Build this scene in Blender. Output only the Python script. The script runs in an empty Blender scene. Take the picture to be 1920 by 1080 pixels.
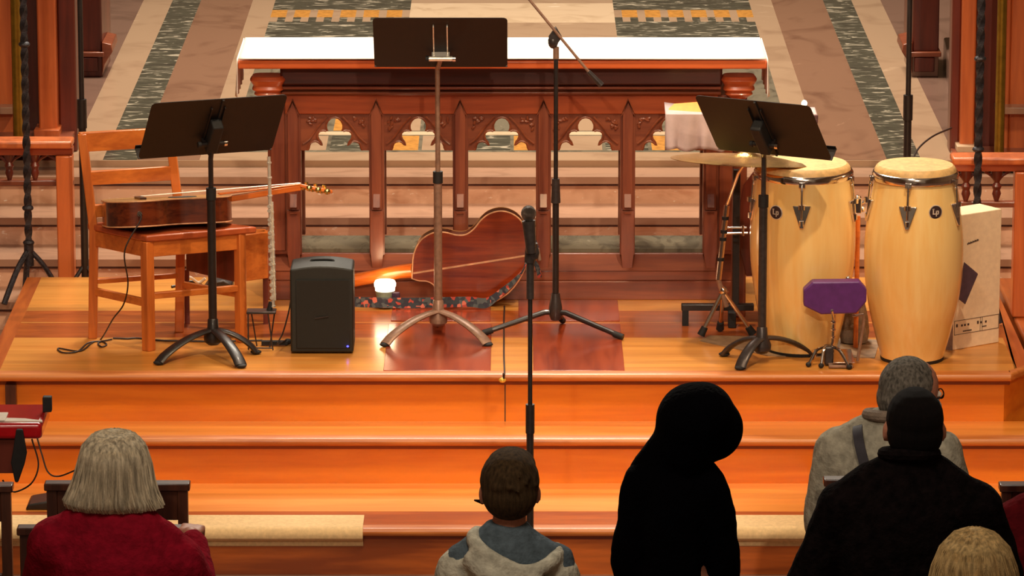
import bpy, bmesh, math, random
from mathutils import Vector, Matrix, Euler, noise as mnoise
random.seed(7)
C = bpy.context.scene.collection
SC = bpy.context.scene
PI = math.pi
R = math.radians

# ------------------------------------------------------------------ camera, world, lights, exposure
CAMH, PITCH, FPX = 4.74, R(12.47), 9000.0
cam = bpy.data.cameras.new('camera'); camo = bpy.data.objects.new('camera', cam); C.objects.link(camo)
camo.location = (0, 0, CAMH); camo.rotation_euler = (PI/2 - PITCH, 0, 0)
cam.sensor_width = 36; cam.lens = 36*FPX/1920; cam.clip_end = 200; cam.clip_start = .5
SC.camera = camo
SC.view_settings.view_transform = 'Standard'; SC.view_settings.look = 'None'
SC.view_settings.gamma = 1; SC.view_settings.use_curve_mapping = False
SC.view_settings.exposure = 0.8

def lin(c):
    return tuple((x/255/12.92 if x/255 <= .04045 else ((x/255+.055)/1.055)**2.4) for x in c) + (1,)

w = bpy.data.worlds.new('world'); SC.world = w; w.use_nodes = True
w.node_tree.nodes['Background'].inputs[0].default_value = (.95, .66, .42, 1)
w.node_tree.nodes['Background'].inputs[1].default_value = .10

def lamp(name, kind, loc, target, power, color, size=.5, cone=None, blend=.5):
    l = bpy.data.lights.new(name, kind); l.energy = power; l.color = color
    o = bpy.data.objects.new(name, l); C.objects.link(o); o.location = loc
    d = Vector(target)-Vector(loc); o.rotation_euler = d.to_track_quat('-Z', 'Y').to_euler()
    if kind == 'AREA': l.size = size
    else: l.shadow_soft_size = size
    if kind == 'SPOT': l.spot_size = R(cone); l.spot_blend = blend
    return o
WARM = (1.0, .74, .47)
lamp('stage_spotlight', 'SPOT', (1.9, 14.6, 7.6), (0.2, 17.9, .6), 610, WARM, .10, 48, .45)
lamp('stage_spotlight', 'SPOT', (-1.6, 14.4, 7.2), (0.0, 17.9, .5), 270, WARM, .10, 48, .45)
lamp('front_fill_spot', 'SPOT', (1.6, 1.0, 7.6), (1.0, 18.4, 1.1), 1150, (1, .80, .58), .12, 14.5, .5)  # fill added to brighten risers and altar front; narrow cone spares the people
lamp('front_fill_spot', 'SPOT', (-1.6, 1.0, 7.6), (-1.0, 18.4, 1.1), 760, (1, .80, .58), .12, 14.5, .5)  # second added fill, for the left half
lamp('step_spotlight', 'SPOT', (0.2, 12.8, 5.6), (0.1, 17.1, .2), 140, (1, .60, .28), .15, 40, 1.0)
lamp('altar_spotlight', 'SPOT', (0.3, 18.6, 7.0), (0.1, 18.6, 1.5), 520, (1, .80, .62), .15, 36, .6)
lamp('nave_light', 'AREA', (-.5, 10.5, 6.0), (0, 13.4, 1.0), 62, (1, .88, .72), 1.6)
lamp('sanctuary_light', 'AREA', (0, 22.5, 6.5), (0, 21.5, 0), 420, (1, .90, .74), 2.5)

# ------------------------------------------------------------------ photo pixel -> place
def ray(px, py):
    u = px-960; v = py-540
    return (u, FPX*math.cos(PITCH)-v*math.sin(PITCH), -FPX*math.sin(PITCH)-v*math.cos(PITCH))
def P(px, py, Y):
    d = ray(px, py); t = Y/d[1]; return Vector((d[0]*t, Y, CAMH+d[2]*t))
def G(px, py, z):
    d = ray(px, py); t = (z-CAMH)/d[2]; return Vector((d[0]*t, d[1]*t, z))

# ------------------------------------------------------------------ materials
def _mat(name):
    m = bpy.data.materials.new(name); m.use_nodes = True
    nt = m.node_tree; b = nt.nodes['Principled BSDF']; return m, nt, b
def N(nt, t, **kw):
    n = nt.nodes.new(t)
    for k, v in kw.items():
        if k in n.inputs: n.inputs[k].default_value = v
        else: setattr(n, k, v)
    return n
def coords(nt, sc):
    tc = N(nt, 'ShaderNodeTexCoord'); mp = N(nt, 'ShaderNodeMapping'); mp.inputs['Scale'].default_value = sc
    nt.links.new(tc.outputs['Object'], mp.inputs['Vector']); return mp.outputs[0]
def ramp(nt, fac, stops):
    r = N(nt, 'ShaderNodeValToRGB'); e = r.color_ramp.elements
    while len(e) < len(stops): e.new(.5)
    for i, (p, c) in enumerate(stops): e[i].position = p; e[i].color = lin(c)
    nt.links.new(fac, r.inputs[0]); return r.outputs[0]
def plain(name, col, rough=.5, metal=0, var=.12, vs=8, bump=0, bs=60, coat=0, stretch=(1, 1, 1), emit=None, es=0, sheen=0):
    m, nt, b = _mat(name)
    v = coords(nt, tuple(vs*s for s in stretch)); n = N(nt, 'ShaderNodeTexNoise'); n.inputs['Detail'].default_value = 5
    nt.links.new(v, n.inputs['Vector'])
    lo = tuple(max(0, x*(1-var)) for x in col); hi = tuple(min(255, x*(1+var)) for x in col)
    nt.links.new(ramp(nt, n.outputs['Fac'], [(.3, lo), (.7, hi)]), b.inputs['Base Color'])
    b.inputs['Roughness'].default_value = rough; b.inputs['Metallic'].default_value = metal
    b.inputs['Coat Weight'].default_value = coat; b.inputs['Coat Roughness'].default_value = .12
    b.inputs['Sheen Weight'].default_value = sheen
    if bump:
        v2 = coords(nt, tuple(bs*s for s in stretch)); n2 = N(nt, 'ShaderNodeTexNoise'); nt.links.new(v2, n2.inputs['Vector'])
        bp = N(nt, 'ShaderNodeBump'); bp.inputs['Strength'].default_value = bump; bp.inputs['Distance'].default_value = .01
        nt.links.new(n2.outputs['Fac'], bp.inputs['Height']); nt.links.new(bp.outputs[0], b.inputs['Normal'])
    if emit:
        b.inputs['Emission Color'].default_value = lin(emit); b.inputs['Emission Strength'].default_value = es
    return m
def wood(name, a, b2, axis='X', sc=3.0, rough=.38, coat=.25, plank=0, plank_axis='Y'):
    m, nt, b = _mat(name)
    s = {'X': (sc*.35, sc*4, sc*4), 'Y': (sc*4, sc*.35, sc*4), 'Z': (sc*4, sc*4, sc*.35)}[axis]
    v = coords(nt, s)
    n = N(nt, 'ShaderNodeTexNoise'); n.inputs['Detail'].default_value = 6; n.inputs['Distortion'].default_value = .9; n.inputs['Scale'].default_value = 1.6
    nt.links.new(v, n.inputs['Vector'])
    n2 = N(nt, 'ShaderNodeTexNoise'); n2.inputs['Scale'].default_value = 9; n2.inputs['Detail'].default_value = 3
    nt.links.new(v, n2.inputs['Vector'])
    mx = N(nt, 'ShaderNodeMath', operation='MULTIPLY_ADD'); nt.links.new(n2.outputs['Fac'], mx.inputs[0]); mx.inputs[1].default_value = .35
    nt.links.new(n.outputs['Fac'], mx.inputs[2])
    sub = N(nt, 'ShaderNodeMath', operation='SUBTRACT'); nt.links.new(mx.outputs[0], sub.inputs[0]); sub.inputs[1].default_value = .17
    col = ramp(nt, sub.outputs[0], [(.32, b2), (.62, a)])
    nt.links.new(col, b.inputs['Base Color'])
    if plank:
        tc = N(nt, 'ShaderNodeTexCoord'); sx = N(nt, 'ShaderNodeSeparateXYZ'); nt.links.new(tc.outputs['Object'], sx.inputs[0])
        mu = N(nt, 'ShaderNodeMath', operation='MULTIPLY'); nt.links.new(sx.outputs[plank_axis], mu.inputs[0]); mu.inputs[1].default_value = 1/plank
        fl = N(nt, 'ShaderNodeMath', operation='FLOOR'); nt.links.new(mu.outputs[0], fl.inputs[0])
        wn = N(nt, 'ShaderNodeTexWhiteNoise', noise_dimensions='1D'); nt.links.new(fl.outputs[0], wn.inputs['W'])
        hsv = N(nt, 'ShaderNodeHueSaturation'); mr = N(nt, 'ShaderNodeMapRange'); nt.links.new(wn.outputs['Value'], mr.inputs['Value'])
        mr.inputs['To Min'].default_value = .86; mr.inputs['To Max'].default_value = 1.1
        nt.links.new(mr.outputs[0], hsv.inputs['Value']); nt.links.new(col, hsv.inputs['Color']); nt.links.new(hsv.outputs[0], b.inputs['Base Color'])
    b.inputs['Roughness'].default_value = rough; b.inputs['Coat Weight'].default_value = coat; b.inputs['Coat Roughness'].default_value = .15
    return m
def marble(name, base, vein, dark, sc=2.0, rough=.25, stretch=(1, 1, 1), amt=.62, joint=0, specks=False):
    m, nt, b = _mat(name)
    v = coords(nt, tuple(sc*s for s in stretch))
    n = N(nt, 'ShaderNodeTexNoise'); n.inputs['Detail'].default_value = 8; n.inputs['Distortion'].default_value = 1.5; n.inputs['Scale'].default_value = 2.2
    nt.links.new(v, n.inputs['Vector'])
    col = ramp(nt, n.outputs['Fac'], [(.30, dark), (.50, base), (amt+.05, base), (amt+.12, vein)])
    if specks:
        n3 = N(nt, 'ShaderNodeTexNoise'); n3.inputs['Scale'].default_value = 14; n3.inputs['Detail'].default_value = 5
        nt.links.new(v, n3.inputs['Vector'])
        f = N(nt, 'ShaderNodeMapRange'); f.inputs['From Min'].default_value = .64; f.inputs['From Max'].default_value = .72
        nt.links.new(n3.outputs['Fac'], f.inputs['Value'])
        mx = N(nt, 'ShaderNodeMixRGB'); nt.links.new(f.outputs[0], mx.inputs[0]); nt.links.new(col, mx.inputs[1]); mx.inputs[2].default_value = lin(vein)
        col = mx.outputs[0]
    nt.links.new(col, b.inputs['Base Color'])
    b.inputs['Roughness'].default_value = rough
    return m
M = {}
M['oak'] = wood('oak floor boards', (214, 146, 68), (196, 126, 52), 'X', 2.0, .30, .35, .057)
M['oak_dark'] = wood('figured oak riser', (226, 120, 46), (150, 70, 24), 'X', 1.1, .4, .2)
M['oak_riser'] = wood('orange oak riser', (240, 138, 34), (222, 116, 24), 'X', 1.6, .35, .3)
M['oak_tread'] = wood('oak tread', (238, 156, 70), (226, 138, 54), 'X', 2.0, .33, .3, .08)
M['nosing'] = wood('oak nosing', (206, 126, 58), (170, 90, 34), 'X', 2.4, .42, .15)
M['border'] = wood('dark oak border', (178, 92, 34), (140, 64, 22), 'X', 2.4, .28, .5)
M['borderY'] = wood('dark oak side border', (184, 96, 36), (150, 70, 24), 'Y', 2.4, .3, .4)
M['panel'] = wood('mahogany floor panel', (158, 66, 34), (118, 42, 24), 'Y', 2.6, .25, .5)
M['panel_dk'] = wood('shade-dark scotia moulding', (120, 44, 20), (92, 30, 16), 'X', 2.6, .5, .1)  # cove moulding, its colour darkened for the shade under the nosing
M['mensa'] = wood('orange altar top edge', (220, 108, 52), (190, 84, 38), 'X', 2.0, .35, .3)
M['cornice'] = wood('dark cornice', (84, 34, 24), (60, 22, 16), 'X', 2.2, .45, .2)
M['mahog'] = wood('mahogany', (146, 78, 50), (112, 54, 36), 'X', 2.2, .35, .35)
M['mahogZ'] = wood('mahogany upright', (146, 78, 52), (112, 54, 38), 'Z', 2.2, .35, .35)
M['mahog_lt'] = wood('lighter mahogany rail', (196, 94, 48), (160, 70, 36), 'X', 2.0, .35, .35)
M['stallZ'] = wood('orange stall wood', (214, 114, 58), (176, 84, 40), 'Z', 1.5, .4, .3)
M['stall_dk'] = wood('dark red stall wood', (112, 44, 30), (72, 24, 18), 'Z', 1.5, .4, .3)
M['chairw'] = wood('orange chair wood', (222, 126, 52), (190, 98, 38), 'X', 3, .35, .35)
M['chairwZ'] = wood('orange chair upright wood', (220, 122, 52), (188, 96, 38), 'Z', 3, .35, .35)
M['dkwood'] = wood('dark brown chair wood', (84, 44, 28), (52, 24, 16), 'Z', 3, .4, .3)
M['cream'] = plain('cream carpet', (226, 196, 148), .85, 0, .05, 14, .3, 300)
M['pink'] = marble('pink marble', (232, 186, 156), (255, 240, 226), (208, 156, 126), 2.2, .18, (1, 1, 2), .64, specks=True)
M['pinktread'] = marble('pink marble tread', (166, 130, 108), (208, 180, 160), (148, 114, 94), 1.5, .15, (1, 3, 1), .7)
M['joint'] = plain('dark step shadow strip', (78, 44, 34), .8)  # brown that stands in for the shadow under each marble nosing
M['cream_st'] = marble('cream stone', (214, 184, 152), (236, 214, 188), (190, 160, 128), 1.5, .25)
M['beige'] = marble('beige stone inlay', (176, 144, 116), (196, 164, 134), (160, 128, 102), 1.2, .22)
M['brown_st'] = marble('brown marble inlay', (144, 106, 84), (176, 134, 108), (120, 84, 66), .9, .16, (1.6, 1, 1), .66)
M['mauve'] = marble('mauve marble inlay', (126, 96, 82), (150, 116, 100), (104, 78, 66), 1.0, .22)
M['green_st'] = marble('dark green veined marble', (82, 80, 68), (190, 176, 154), (58, 56, 50), 3.4, .14, (1, 2.6, 1), .52)
M['grey_st'] = marble('grey stone', (122, 112, 94), (150, 138, 118), (86, 78, 66), 2.0, .2, (2.5, 1, 1))
M['linen'] = plain('white linen', (246, 240, 232), .8, 0, .02, 6, .15, 200)
M['blk'] = plain('black painted metal', (34, 28, 28), .42, .0, .15, 12, coat=.1)
M['desk'] = plain('black music desk', (24, 14, 11), .62, 0, .15, 10)
M['blkrub'] = plain('black rubber', (24, 24, 26), .7)
M['greymet'] = plain('grey brown metal', (150, 118, 100), .4, .25, .1, 12)
M['drkmet'] = plain('dark grey metal', (70, 64, 64), .35, .5, .1, 12)
M['chrome'] = plain('chrome', (226, 214, 206), .14, 1, .04, 8)
M['bronze'] = plain('cymbal bronze', (206, 166, 92), .22, 1, .1, 6, .2, 30)
M['brass'] = plain('brass', (150, 122, 46), .35, .8, .1, 6)
M['gold'] = plain('gold tuner', (240, 214, 130), .2, 1, .05)
M['silver'] = plain('flute silver', (250, 242, 230), .26, .62, .04, 10)
M['iron'] = plain('wrought iron', (56, 54, 60), .42, .6, .25, 20, .3, 60)
M['spk'] = plain('black speaker case', (28, 31, 28), .55, 0, .1, 10, .2, 300)
M['grille'] = plain('dark speaker grille', (30, 31, 29), .6, 0, .12, 60, .5, 500)
M['led'] = plain('blue light', (60, 60, 255), .3, emit=(60, 60, 255), es=4)
M['conga'] = wood('pale ash drum shell', (255, 216, 142), (250, 198, 116), 'Z', 1.6, .22, .7)
M['skin_h'] = plain('rawhide drum head', (226, 184, 122), .5, 0, .08, 10)
M['purple'] = plain('purple plastic', (92, 44, 116), .4, 0, .06, 8)
M['card'] = plain('white cardboard', (250, 222, 186), .75, 0, .03, 10)
M['ink'] = plain('dark ink', (70, 50, 44), .7)
M['cardside'] = plain('grey cardboard side', (128, 104, 96), .8)
M['ggreen'] = plain('logo dark disc', (60, 44, 46), .35, 0)
M['logow'] = plain('logo silver', (222, 206, 190), .35, .2)
M['g_back'] = wood('rosewood guitar back', (150, 60, 26), (104, 32, 16), 'X', 3.2, .2, .8)
M['g_side'] = wood('dark guitar side', (112, 48, 22), (62, 20, 14), 'X', 3.2, .2, .8)
M['g_top'] = wood('spruce guitar top', (226, 170, 96), (206, 146, 72), 'X', 4, .25, .6)
M['g_neck'] = wood('orange guitar neck', (224, 116, 40), (200, 92, 26), 'X', 4, .25, .6)
M['bind'] = plain('pale binding', (214, 160, 118), .35)
M['strap'] = None
M['tbl_cloth'] = plain('white table cloth', (190, 168, 168), .85, 0, .04, 6, .15, 120)
M['goldcl'] = plain('golden cloth', (242, 160, 62), .7, 0, .04)
M['wax'] = plain('lit candle glass', (255, 240, 220), .3, 0, .02, 4, emit=(255, 236, 200), es=1.7)
M['flame'] = plain('candle flame', (255, 240, 220), .3, emit=(255, 226, 180), es=14)
M['skin'] = plain('skin', (186, 122, 96), .55, 0, .06, 20)
M['greycloth'] = plain('grey fabric', (122, 106, 92), .85, 0, .15, 8, .4, 60)
M['mat'] = plain('grey mat', (150, 122, 92), .7, 0, .12, 6, .2, 120)
M['paper'] = plain('white paper', (230, 216, 200), .8, 0, .04)
M['red'] = plain('glossy red plastic', (190, 16, 26), .2, 0, .06, 6, coat=.6)
M['cable'] = plain('black cable', (40, 26, 22), .5)
M['plaster'] = plain('warm plaster wall', (150, 120, 92), .8, 0, .06, 3, .2, 20)
def floral():
    m, nt, b = _mat('floral strap')
    v = coords(nt, (70, 70, 70)); vo = N(nt, 'ShaderNodeTexVoronoi'); nt.links.new(v, vo.inputs['Vector']); vo.inputs['Scale'].default_value = 1
    wn = N(nt, 'ShaderNodeTexWhiteNoise'); nt.links.new(vo.outputs['Position'], wn.inputs['Vector'])
    r = ramp(nt, wn.outputs['Value'], [(0, (52, 58, 66)), (.30, (84, 90, 92)), (.52, (46, 46, 58)), (.78, (176, 66, 54)), (.90, (206, 110, 90))])
    r.node.color_ramp.interpolation = 'CONSTANT'
    nt.links.new(r, b.inputs['Base Color']); b.inputs['Roughness'].default_value = .8; return m
M['strap'] = floral()
def fibre(name, col, var=.3, bump=.6, hs=1):
    m = plain(name, col, .85, 0, var, 22, bump, 260, stretch=(1, 1, .08*hs)); m.node_tree.nodes['Principled BSDF'].inputs['Specular IOR Level'].default_value = .15; return m
M['hair_grey'] = fibre('grey blonde hair', (206, 188, 160), .25)
M['hair_blonde'] = fibre('blonde hair', (196, 164, 112), .22)
M['hair_brown'] = fibre('brown hair', (74, 56, 36), .3)
M['hair_dark'] = fibre('dark hair', (14, 8, 7), .3)
M['hair_short_grey'] = fibre('short grey hair', (106, 100, 92), .35, .6, 6)
def cloth(name, col, var=.12): return plain(name, col, .9, 0, var, 7, .5, 14)
def cloth(name, col, var=.12):
    m = plain(name, col, 1.0, 0, var, 7, .5, 14); m.node_tree.nodes['Principled BSDF'].inputs['Specular IOR Level'].default_value = .05; return m
M['burg'] = cloth('burgundy wool', (140, 20, 38)); M['blackc'] = cloth('black fleece', (3, 2, 4), .1)
M['navyc'] = cloth('dark speckled wool', (17, 12, 12), .5); M['jackg'] = cloth('grey green jacket', (156, 150, 134))
M['slate'] = cloth('slate grey tee', (92, 104, 112)); M['offw'] = cloth('off white hoodie', (200, 194, 174))
M['denim'] = cloth('dark trousers', (40, 40, 52)); M['dkred'] = cloth('dark red jumper', (92, 18, 24)); M['tan'] = cloth('tan coat', (110, 84, 60))
M['strapdk'] = plain('dark bag strap', (46, 42, 50), .7)
M['mask'] = plain('pale face mask', (190, 194, 196), .8)

# ------------------------------------------------------------------ mesh builder
class MB:
    def __init__(s): s.v = []; s.f = []; s.m = []; s.mi = 0
    def add(s, vs, fs):
        o = len(s.v); s.v += [Vector(x) for x in vs]
        for f in fs: s.f.append([i+o for i in f]); s.m.append(s.mi)
        return s
    def box(s, x0, x1, y0, y1, z0, z1):
        return s.add([(x0,y0,z0),(x1,y0,z0),(x1,y1,z0),(x0,y1,z0),(x0,y0,z1),(x1,y0,z1),(x1,y1,z1),(x0,y1,z1)],
                     [(0,3,2,1),(4,5,6,7),(0,1,5,4),(1,2,6,5),(2,3,7,6),(3,0,4,7)])
    def obox(s, c, ax, ay, az):
        c = Vector(c); ax = Vector(ax); ay = Vector(ay); az = Vector(az)
        q = [c+a*ax+b*ay+d*az for d in (-1, 1) for a, b in ((-1,-1),(1,-1),(1,1),(-1,1))]
        return s.add(q, [(0,3,2,1),(4,5,6,7),(0,1,5,4),(1,2,6,5),(2,3,7,6),(3,0,4,7)])
    def prism(s, pts, d):
        d = Vector(d); n = len(pts); a = [Vector(p) for p in pts]
        s.add(a+[p+d for p in a], [list(range(n))[::-1], list(range(n, 2*n))]+[(i, (i+1) % n, (i+1) % n+n, i+n) for i in range(n)])
        return s
    def tube(s, pts, r, n=10, closed=False, flat=1):
        pts = [Vector(p) for p in pts]; rs = r if isinstance(r, (list, tuple)) else [r]*len(pts)
        rings = []; up = None
        for i, p in enumerate(pts):
            if closed: t = pts[(i+1) % len(pts)]-pts[i-1]
            else: t = (pts[min(i+1, len(pts)-1)]-pts[max(i-1, 0)])
            t.normalize()
            if up is None:
                up = Vector((0, 0, 1)) if abs(t.z) < .9 else Vector((0, 1, 0))
            up = (up-t*up.dot(t)); up.normalize(); sd = t.cross(up)
            rings.append([p+(sd*math.cos(a)+up*math.sin(a)*flat)*rs[i] for a in (2*PI*k/n for k in range(n))])
        vs = [q for g in rings for q in g]; L = len(rings); fs = []
        for i in range(L if closed else L-1):
            j = (i+1) % L
            for k in range(n): fs.append((i*n+k, i*n+(k+1) % n, j*n+(k+1) % n, j*n+k))
        if not closed: fs += [list(range(n))[::-1], [(L-1)*n+k for k in range(n)]]
        return s.add(vs, fs)
    def cyl(s, a, b, r, r2=None, n=14): return s.tube([a, b], [r, r if r2 is None else r2], n)
    def lathe(s, prof, c, n=32, axis=None):
        c = Vector(c); ax = Vector(axis).normalized() if axis else Vector((0, 0, 1))
        u = ax.orthogonal().normalized() if axis else Vector((1, 0, 0)); v = ax.cross(u)
        vs = []; L = len(prof)
        for r, z in prof:
            for k in range(n):
                a = 2*PI*k/n; vs.append(c+ax*z+(u*math.cos(a)+v*math.sin(a))*r)
        fs = [(i*n+k, i*n+(k+1) % n, (i+1)*n+(k+1) % n, (i+1)*n+k) for i in range(L-1) for k in range(n)]
        fs += [list(range(n))[::-1], [(L-1)*n+k for k in range(n)]]
        return s.add(vs, fs)
    def ell(s, c, r, n=16, rot=None):
        c = Vector(c); h = n//2; vs = [Vector((0, 0, -r[2]))]
        for i in range(1, h):
            th = PI*i/h
            for k in range(n): vs.append(Vector((r[0]*math.sin(th)*math.cos(2*PI*k/n), r[1]*math.sin(th)*math.sin(2*PI*k/n), -r[2]*math.cos(th))))
        vs.append(Vector((0, 0, r[2]))); e = len(vs)-1
        if rot: q = Euler(rot).to_matrix(); vs = [q @ x for x in vs]
        vs = [x+c for x in vs]; fs = [(0, 1+(k+1) % n, 1+k) for k in range(n)]
        for i in range(h-2):
            for k in range(n): fs.append((1+i*n+k, 1+i*n+(k+1) % n, 1+(i+1)*n+(k+1) % n, 1+(i+1)*n+k))
        fs += [(e, 1+(h-2)*n+k, 1+(h-2)*n+(k+1) % n) for k in range(n)]
        return s.add(vs, fs)
    def cap(s, a, b, ra, rb=None, n=12):
        rb = ra if rb is None else rb; a = Vector(a); b = Vector(b)
        s.cyl(a, b, ra, rb, n); s.ell(a, (ra,)*3, n); s.ell(b, (rb,)*3, n); return s
    def loft(s, rings, n=28, pw=1.0):
        vs = []
        for z, cx, cy, rx, ry in rings:
            for k in range(n):
                a = 2*PI*k/n; ca, sa = math.cos(a), math.sin(a)
                vs.append((cx+rx*math.copysign(abs(ca)**pw, ca), cy+ry*math.copysign(abs(sa)**pw, sa), z))
        L = len(rings)
        fs = [(i*n+k, i*n+(k+1) % n, (i+1)*n+(k+1) % n, (i+1)*n+k) for i in range(L-1) for k in range(n)]
        fs += [list(range(n))[::-1], [(L-1)*n+k for k in range(n)]]
        return s.add(vs, fs)
    def build(s, name, mat, parent=None, local=False, bevel=0, smooth=35, remesh=0, sm_iter=0, seg=2):
        me = bpy.data.meshes.new(name); o = bpy.data.objects.new(name, me); C.objects.link(o)
        vs = s.v
        if parent is not None:
            o.parent = parent
            if not local:
                Mi = mw(parent).inverted(); vs = [Mi @ x for x in vs]
        elif not local:
            lo = Vector([min(x[i] for x in vs) for i in range(3)]); hi = Vector([max(x[i] for x in vs) for i in range(3)])
            org = Vector(((lo.x+hi.x)/2, (lo.y+hi.y)/2, lo.z)); vs = [x-org for x in vs]; o.location = org
        me.from_pydata([tuple(x) for x in vs], [], s.f)
        ms = mat if isinstance(mat, (list, tuple)) else [mat]
        for q in ms: me.materials.append(M[q] if isinstance(q, str) else q)
        if len(ms) > 1:
            for p, i in zip(me.polygons, s.m): p.material_index = i
        me.validate(); 
        bm = bmesh.new(); bm.from_mesh(me); bmesh.ops.recalc_face_normals(bm, faces=bm.faces); bm.to_mesh(me); bm.free()
        if smooth:
            me.shade_smooth(); me.set_sharp_from_angle(angle=R(smooth))
        if remesh:
            md = o.modifiers.new('remesh', 'REMESH'); md.mode = 'VOXEL'; md.voxel_size = remesh; md.use_smooth_shade = True
            if sm_iter:
                sd = o.modifiers.new('smooth', 'SMOOTH'); sd.iterations = sm_iter; sd.factor = .6
        if bevel:
            bv = o.modifiers.new('bevel', 'BEVEL'); bv.width = bevel; bv.segments = seg; bv.limit_method = 'ANGLE'; bv.angle_limit = R(40)
        return o
def mw(o):
    m = Matrix.LocRotScale(o.location, o.rotation_euler, o.scale)
    return mw(o.parent) @ m if o.parent else m
def tag(o, label=None, cat=None, group=None, kind=None):
    if label: o['label'] = label
    if cat: o['category'] = cat
    if group: o['group'] = group
    if kind: o['kind'] = kind
    return o
def thing(name, label, cat, loc=(0, 0, 0), rz=0, group=None):
    o = bpy.data.objects.new(name, None); C.objects.link(o); o.location = loc; o.rotation_euler = (0, 0, rz); o.empty_display_size = .05
    return tag(o, label, cat, group)
def struct(o): o['kind'] = 'structure'; return o
def copy_tree(o, parent=None):
    c = o.copy(); C.objects.link(c); c.parent = parent
    for ch in [x for x in bpy.data.objects if x.parent == o]: copy_tree(ch, c)
    return c
def arc(pts, n=24):
    """Catmull-Rom through points"""
    pts = [Vector(p) for p in pts]; q = [pts[0]*2-pts[1]]+pts+[pts[-1]*2-pts[-2]]; out = []
    for i in range(1, len(q)-2):
        for k in range(n):
            t = k/n; a, b, c, d = q[i-1], q[i], q[i+1], q[i+2]
            out.append(.5*((2*b)+(c-a)*t+(2*a-5*b+4*c-d)*t*t+(3*b-a-3*c+d)*t**3))
    out.append(pts[-1]); return out

Z1, Z2, ZA, ZB, ZS = .55, .55, .18, .36, .827
YF = 18.77       # altar front plane
# ================================================================== SETTING
b = MB().box(-9, 9, -1, 18.9, -.1, 0); struct(b.build('floor', 'mauve'))
# sanctuary floor with inlaid strips
b = MB(); xs = [0, 1.225, 1.342, 1.61, 1.757, 1.908, 2.4, 9]; mi = [None, 1, 2, 3, 1, 4, 4]
Y0, Y1 = 20.24, 33.0
def ftile(x0, x1, y0, y1, k, z=ZS):
    b.mi = k; b.add([(x0, y0, z), (x1, y0, z), (x1, y1, z), (x0, y1, z)], [(0, 1, 2, 3)])
for i in range(1, 7):
    for sg in (-1, 1):
        x0, x1 = sorted((sg*xs[i], sg*xs[i+1])); ftile(x0, x1, Y0, Y1, mi[i])
ftile(-1.225, 1.225, Y0, 20.42, 1)
for k in range(12):
    x0 = -1.2+k*.2; q_ = (6, 3, 1, 3, 7, 3)[(k*5) % 6]
    ftile(x0+.008, x0+.192, 20.46, 20.80, (6, 1, 3)[k % 3], ZS+.0006); ftile(x0+.008, x0+.192, 20.92, 21.22, (3, 5, 6, 1)[k % 4], ZS+.0006)
ftile(-1.2, 1.2, 20.82, 20.90, 7, ZS+.0006)
# central field: grey ground, gold mosaic band with cream tiles, dark border
ftile(-1.225, 1.225, 20.42, 23.18, 5); ftile(-1.225, 1.225, 23.18, 23.37, 1)
for sg in (-1, 1):
    x0, x1 = sorted((sg*.52, sg*1.225)); ftile(x0, x1, 23.37, 23.91, 3)
    x0, x1 = sorted((sg*.52, sg*1.225)); ftile(x0, x1, 24.28, 28, 3)
    nx = 18
    for k in range(nx):
        a0 = sg*.52+sg*.705*k/nx; a1 = sg*.52+sg*.705*(k+1)/nx; x0, x1 = sorted((a0, a1))
        ftile(x0, x1, 23.91, 24.05, 1 if k % 2 else 3); ftile(x0, x1, 24.05, 24.28, 6 if (k % 3) else 1)
ftile(-.52, .52, 23.37, 23.88, 1); ftile(-.52, .52, 23.88, 24.5, 7); ftile(-.52, .52, 24.5, 28, 1)
ftile(-1.225, 1.225, 28, 33, 5)
b.mi = 1; b.box(-9, 9, 20.23, 20.26, ZS-.030, ZS-.0005)
struct(b.build('floor', ['mauve', 'beige', 'brown_st', 'green_st', 'mauve', 'grey_st', plain('gold mosaic', (190, 130, 60), .3), 'cream_st'], smooth=0))
# cross seams in beige strips
# marble chancel steps
for k in range(0, 7):
    ye = 20.01-.28*k; z = .7976-.119*k
    b = MB(); b.mi = 0
    b.box(-9, 9, ye+.02, 20.5 if k == 0 else ye+.32, max(z-.2, -.02), z-.03)
    b.mi = 1; b.box(-9, 9, ye, 20.26 if k == 0 else ye+.30, z-.03, z)
    b.mi = 2; b.box(-9, 9, ye+.006, ye+.03, z-.040, z-.030)  # thin dark strip drawn as the shadow line below the nosing
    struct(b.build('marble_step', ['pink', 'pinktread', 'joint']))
struct(MB().box(-9, 9, 20.27, 33, .3, ZS-.04).build('floor', 'beige'))
struct(MB().box(-9, 9, 33, 33.2, 0, 9).build('wall_back', 'plaster'))
struct(MB().box(-9.2, -9, -1, 33.2, 0, 9).build('wall_left', 'plaster'))
struct(MB().box(9, 9.2, -1, 33.2, 0, 9).build('wall_right', 'plaster'))

# oak platform, two levels, and steps.
XL, XR = -1.98, 1.925
YB = 19.15
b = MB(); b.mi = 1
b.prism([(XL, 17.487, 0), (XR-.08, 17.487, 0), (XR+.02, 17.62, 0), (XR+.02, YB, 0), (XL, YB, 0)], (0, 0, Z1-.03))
zz = (Z1-.03, Z1)
b.mi = 0; b.box(-1.922, 1.895, 17.5, 18.06, *zz); b.box(-1.922, 1.895, 18.53, YB, *zz)
b.mi = 2; b.box(XL, -1.922, 17.46, YB, *zz); b.prism([(1.895, 17.5, Z1-.03), (XR-.04, 17.5, Z1-.03), (XR+.03, 17.62, Z1-.03), (XR+.03, YB, Z1-.03), (1.895, YB, Z1-.03)], (0, 0, .03))
b.mi = 3; b.box(-1.922, 1.895, 18.06, 18.315, *zz); b.box(-1.922, 1.895, 18.327, 18.53, *zz)
b.mi = 0; b.box(-1.922, 1.895, 18.315, 18.327, *zz)
struct(b.build('stage_platform', ['oak', 'oak_riser', 'borderY', 'border'], smooth=20))
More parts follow.
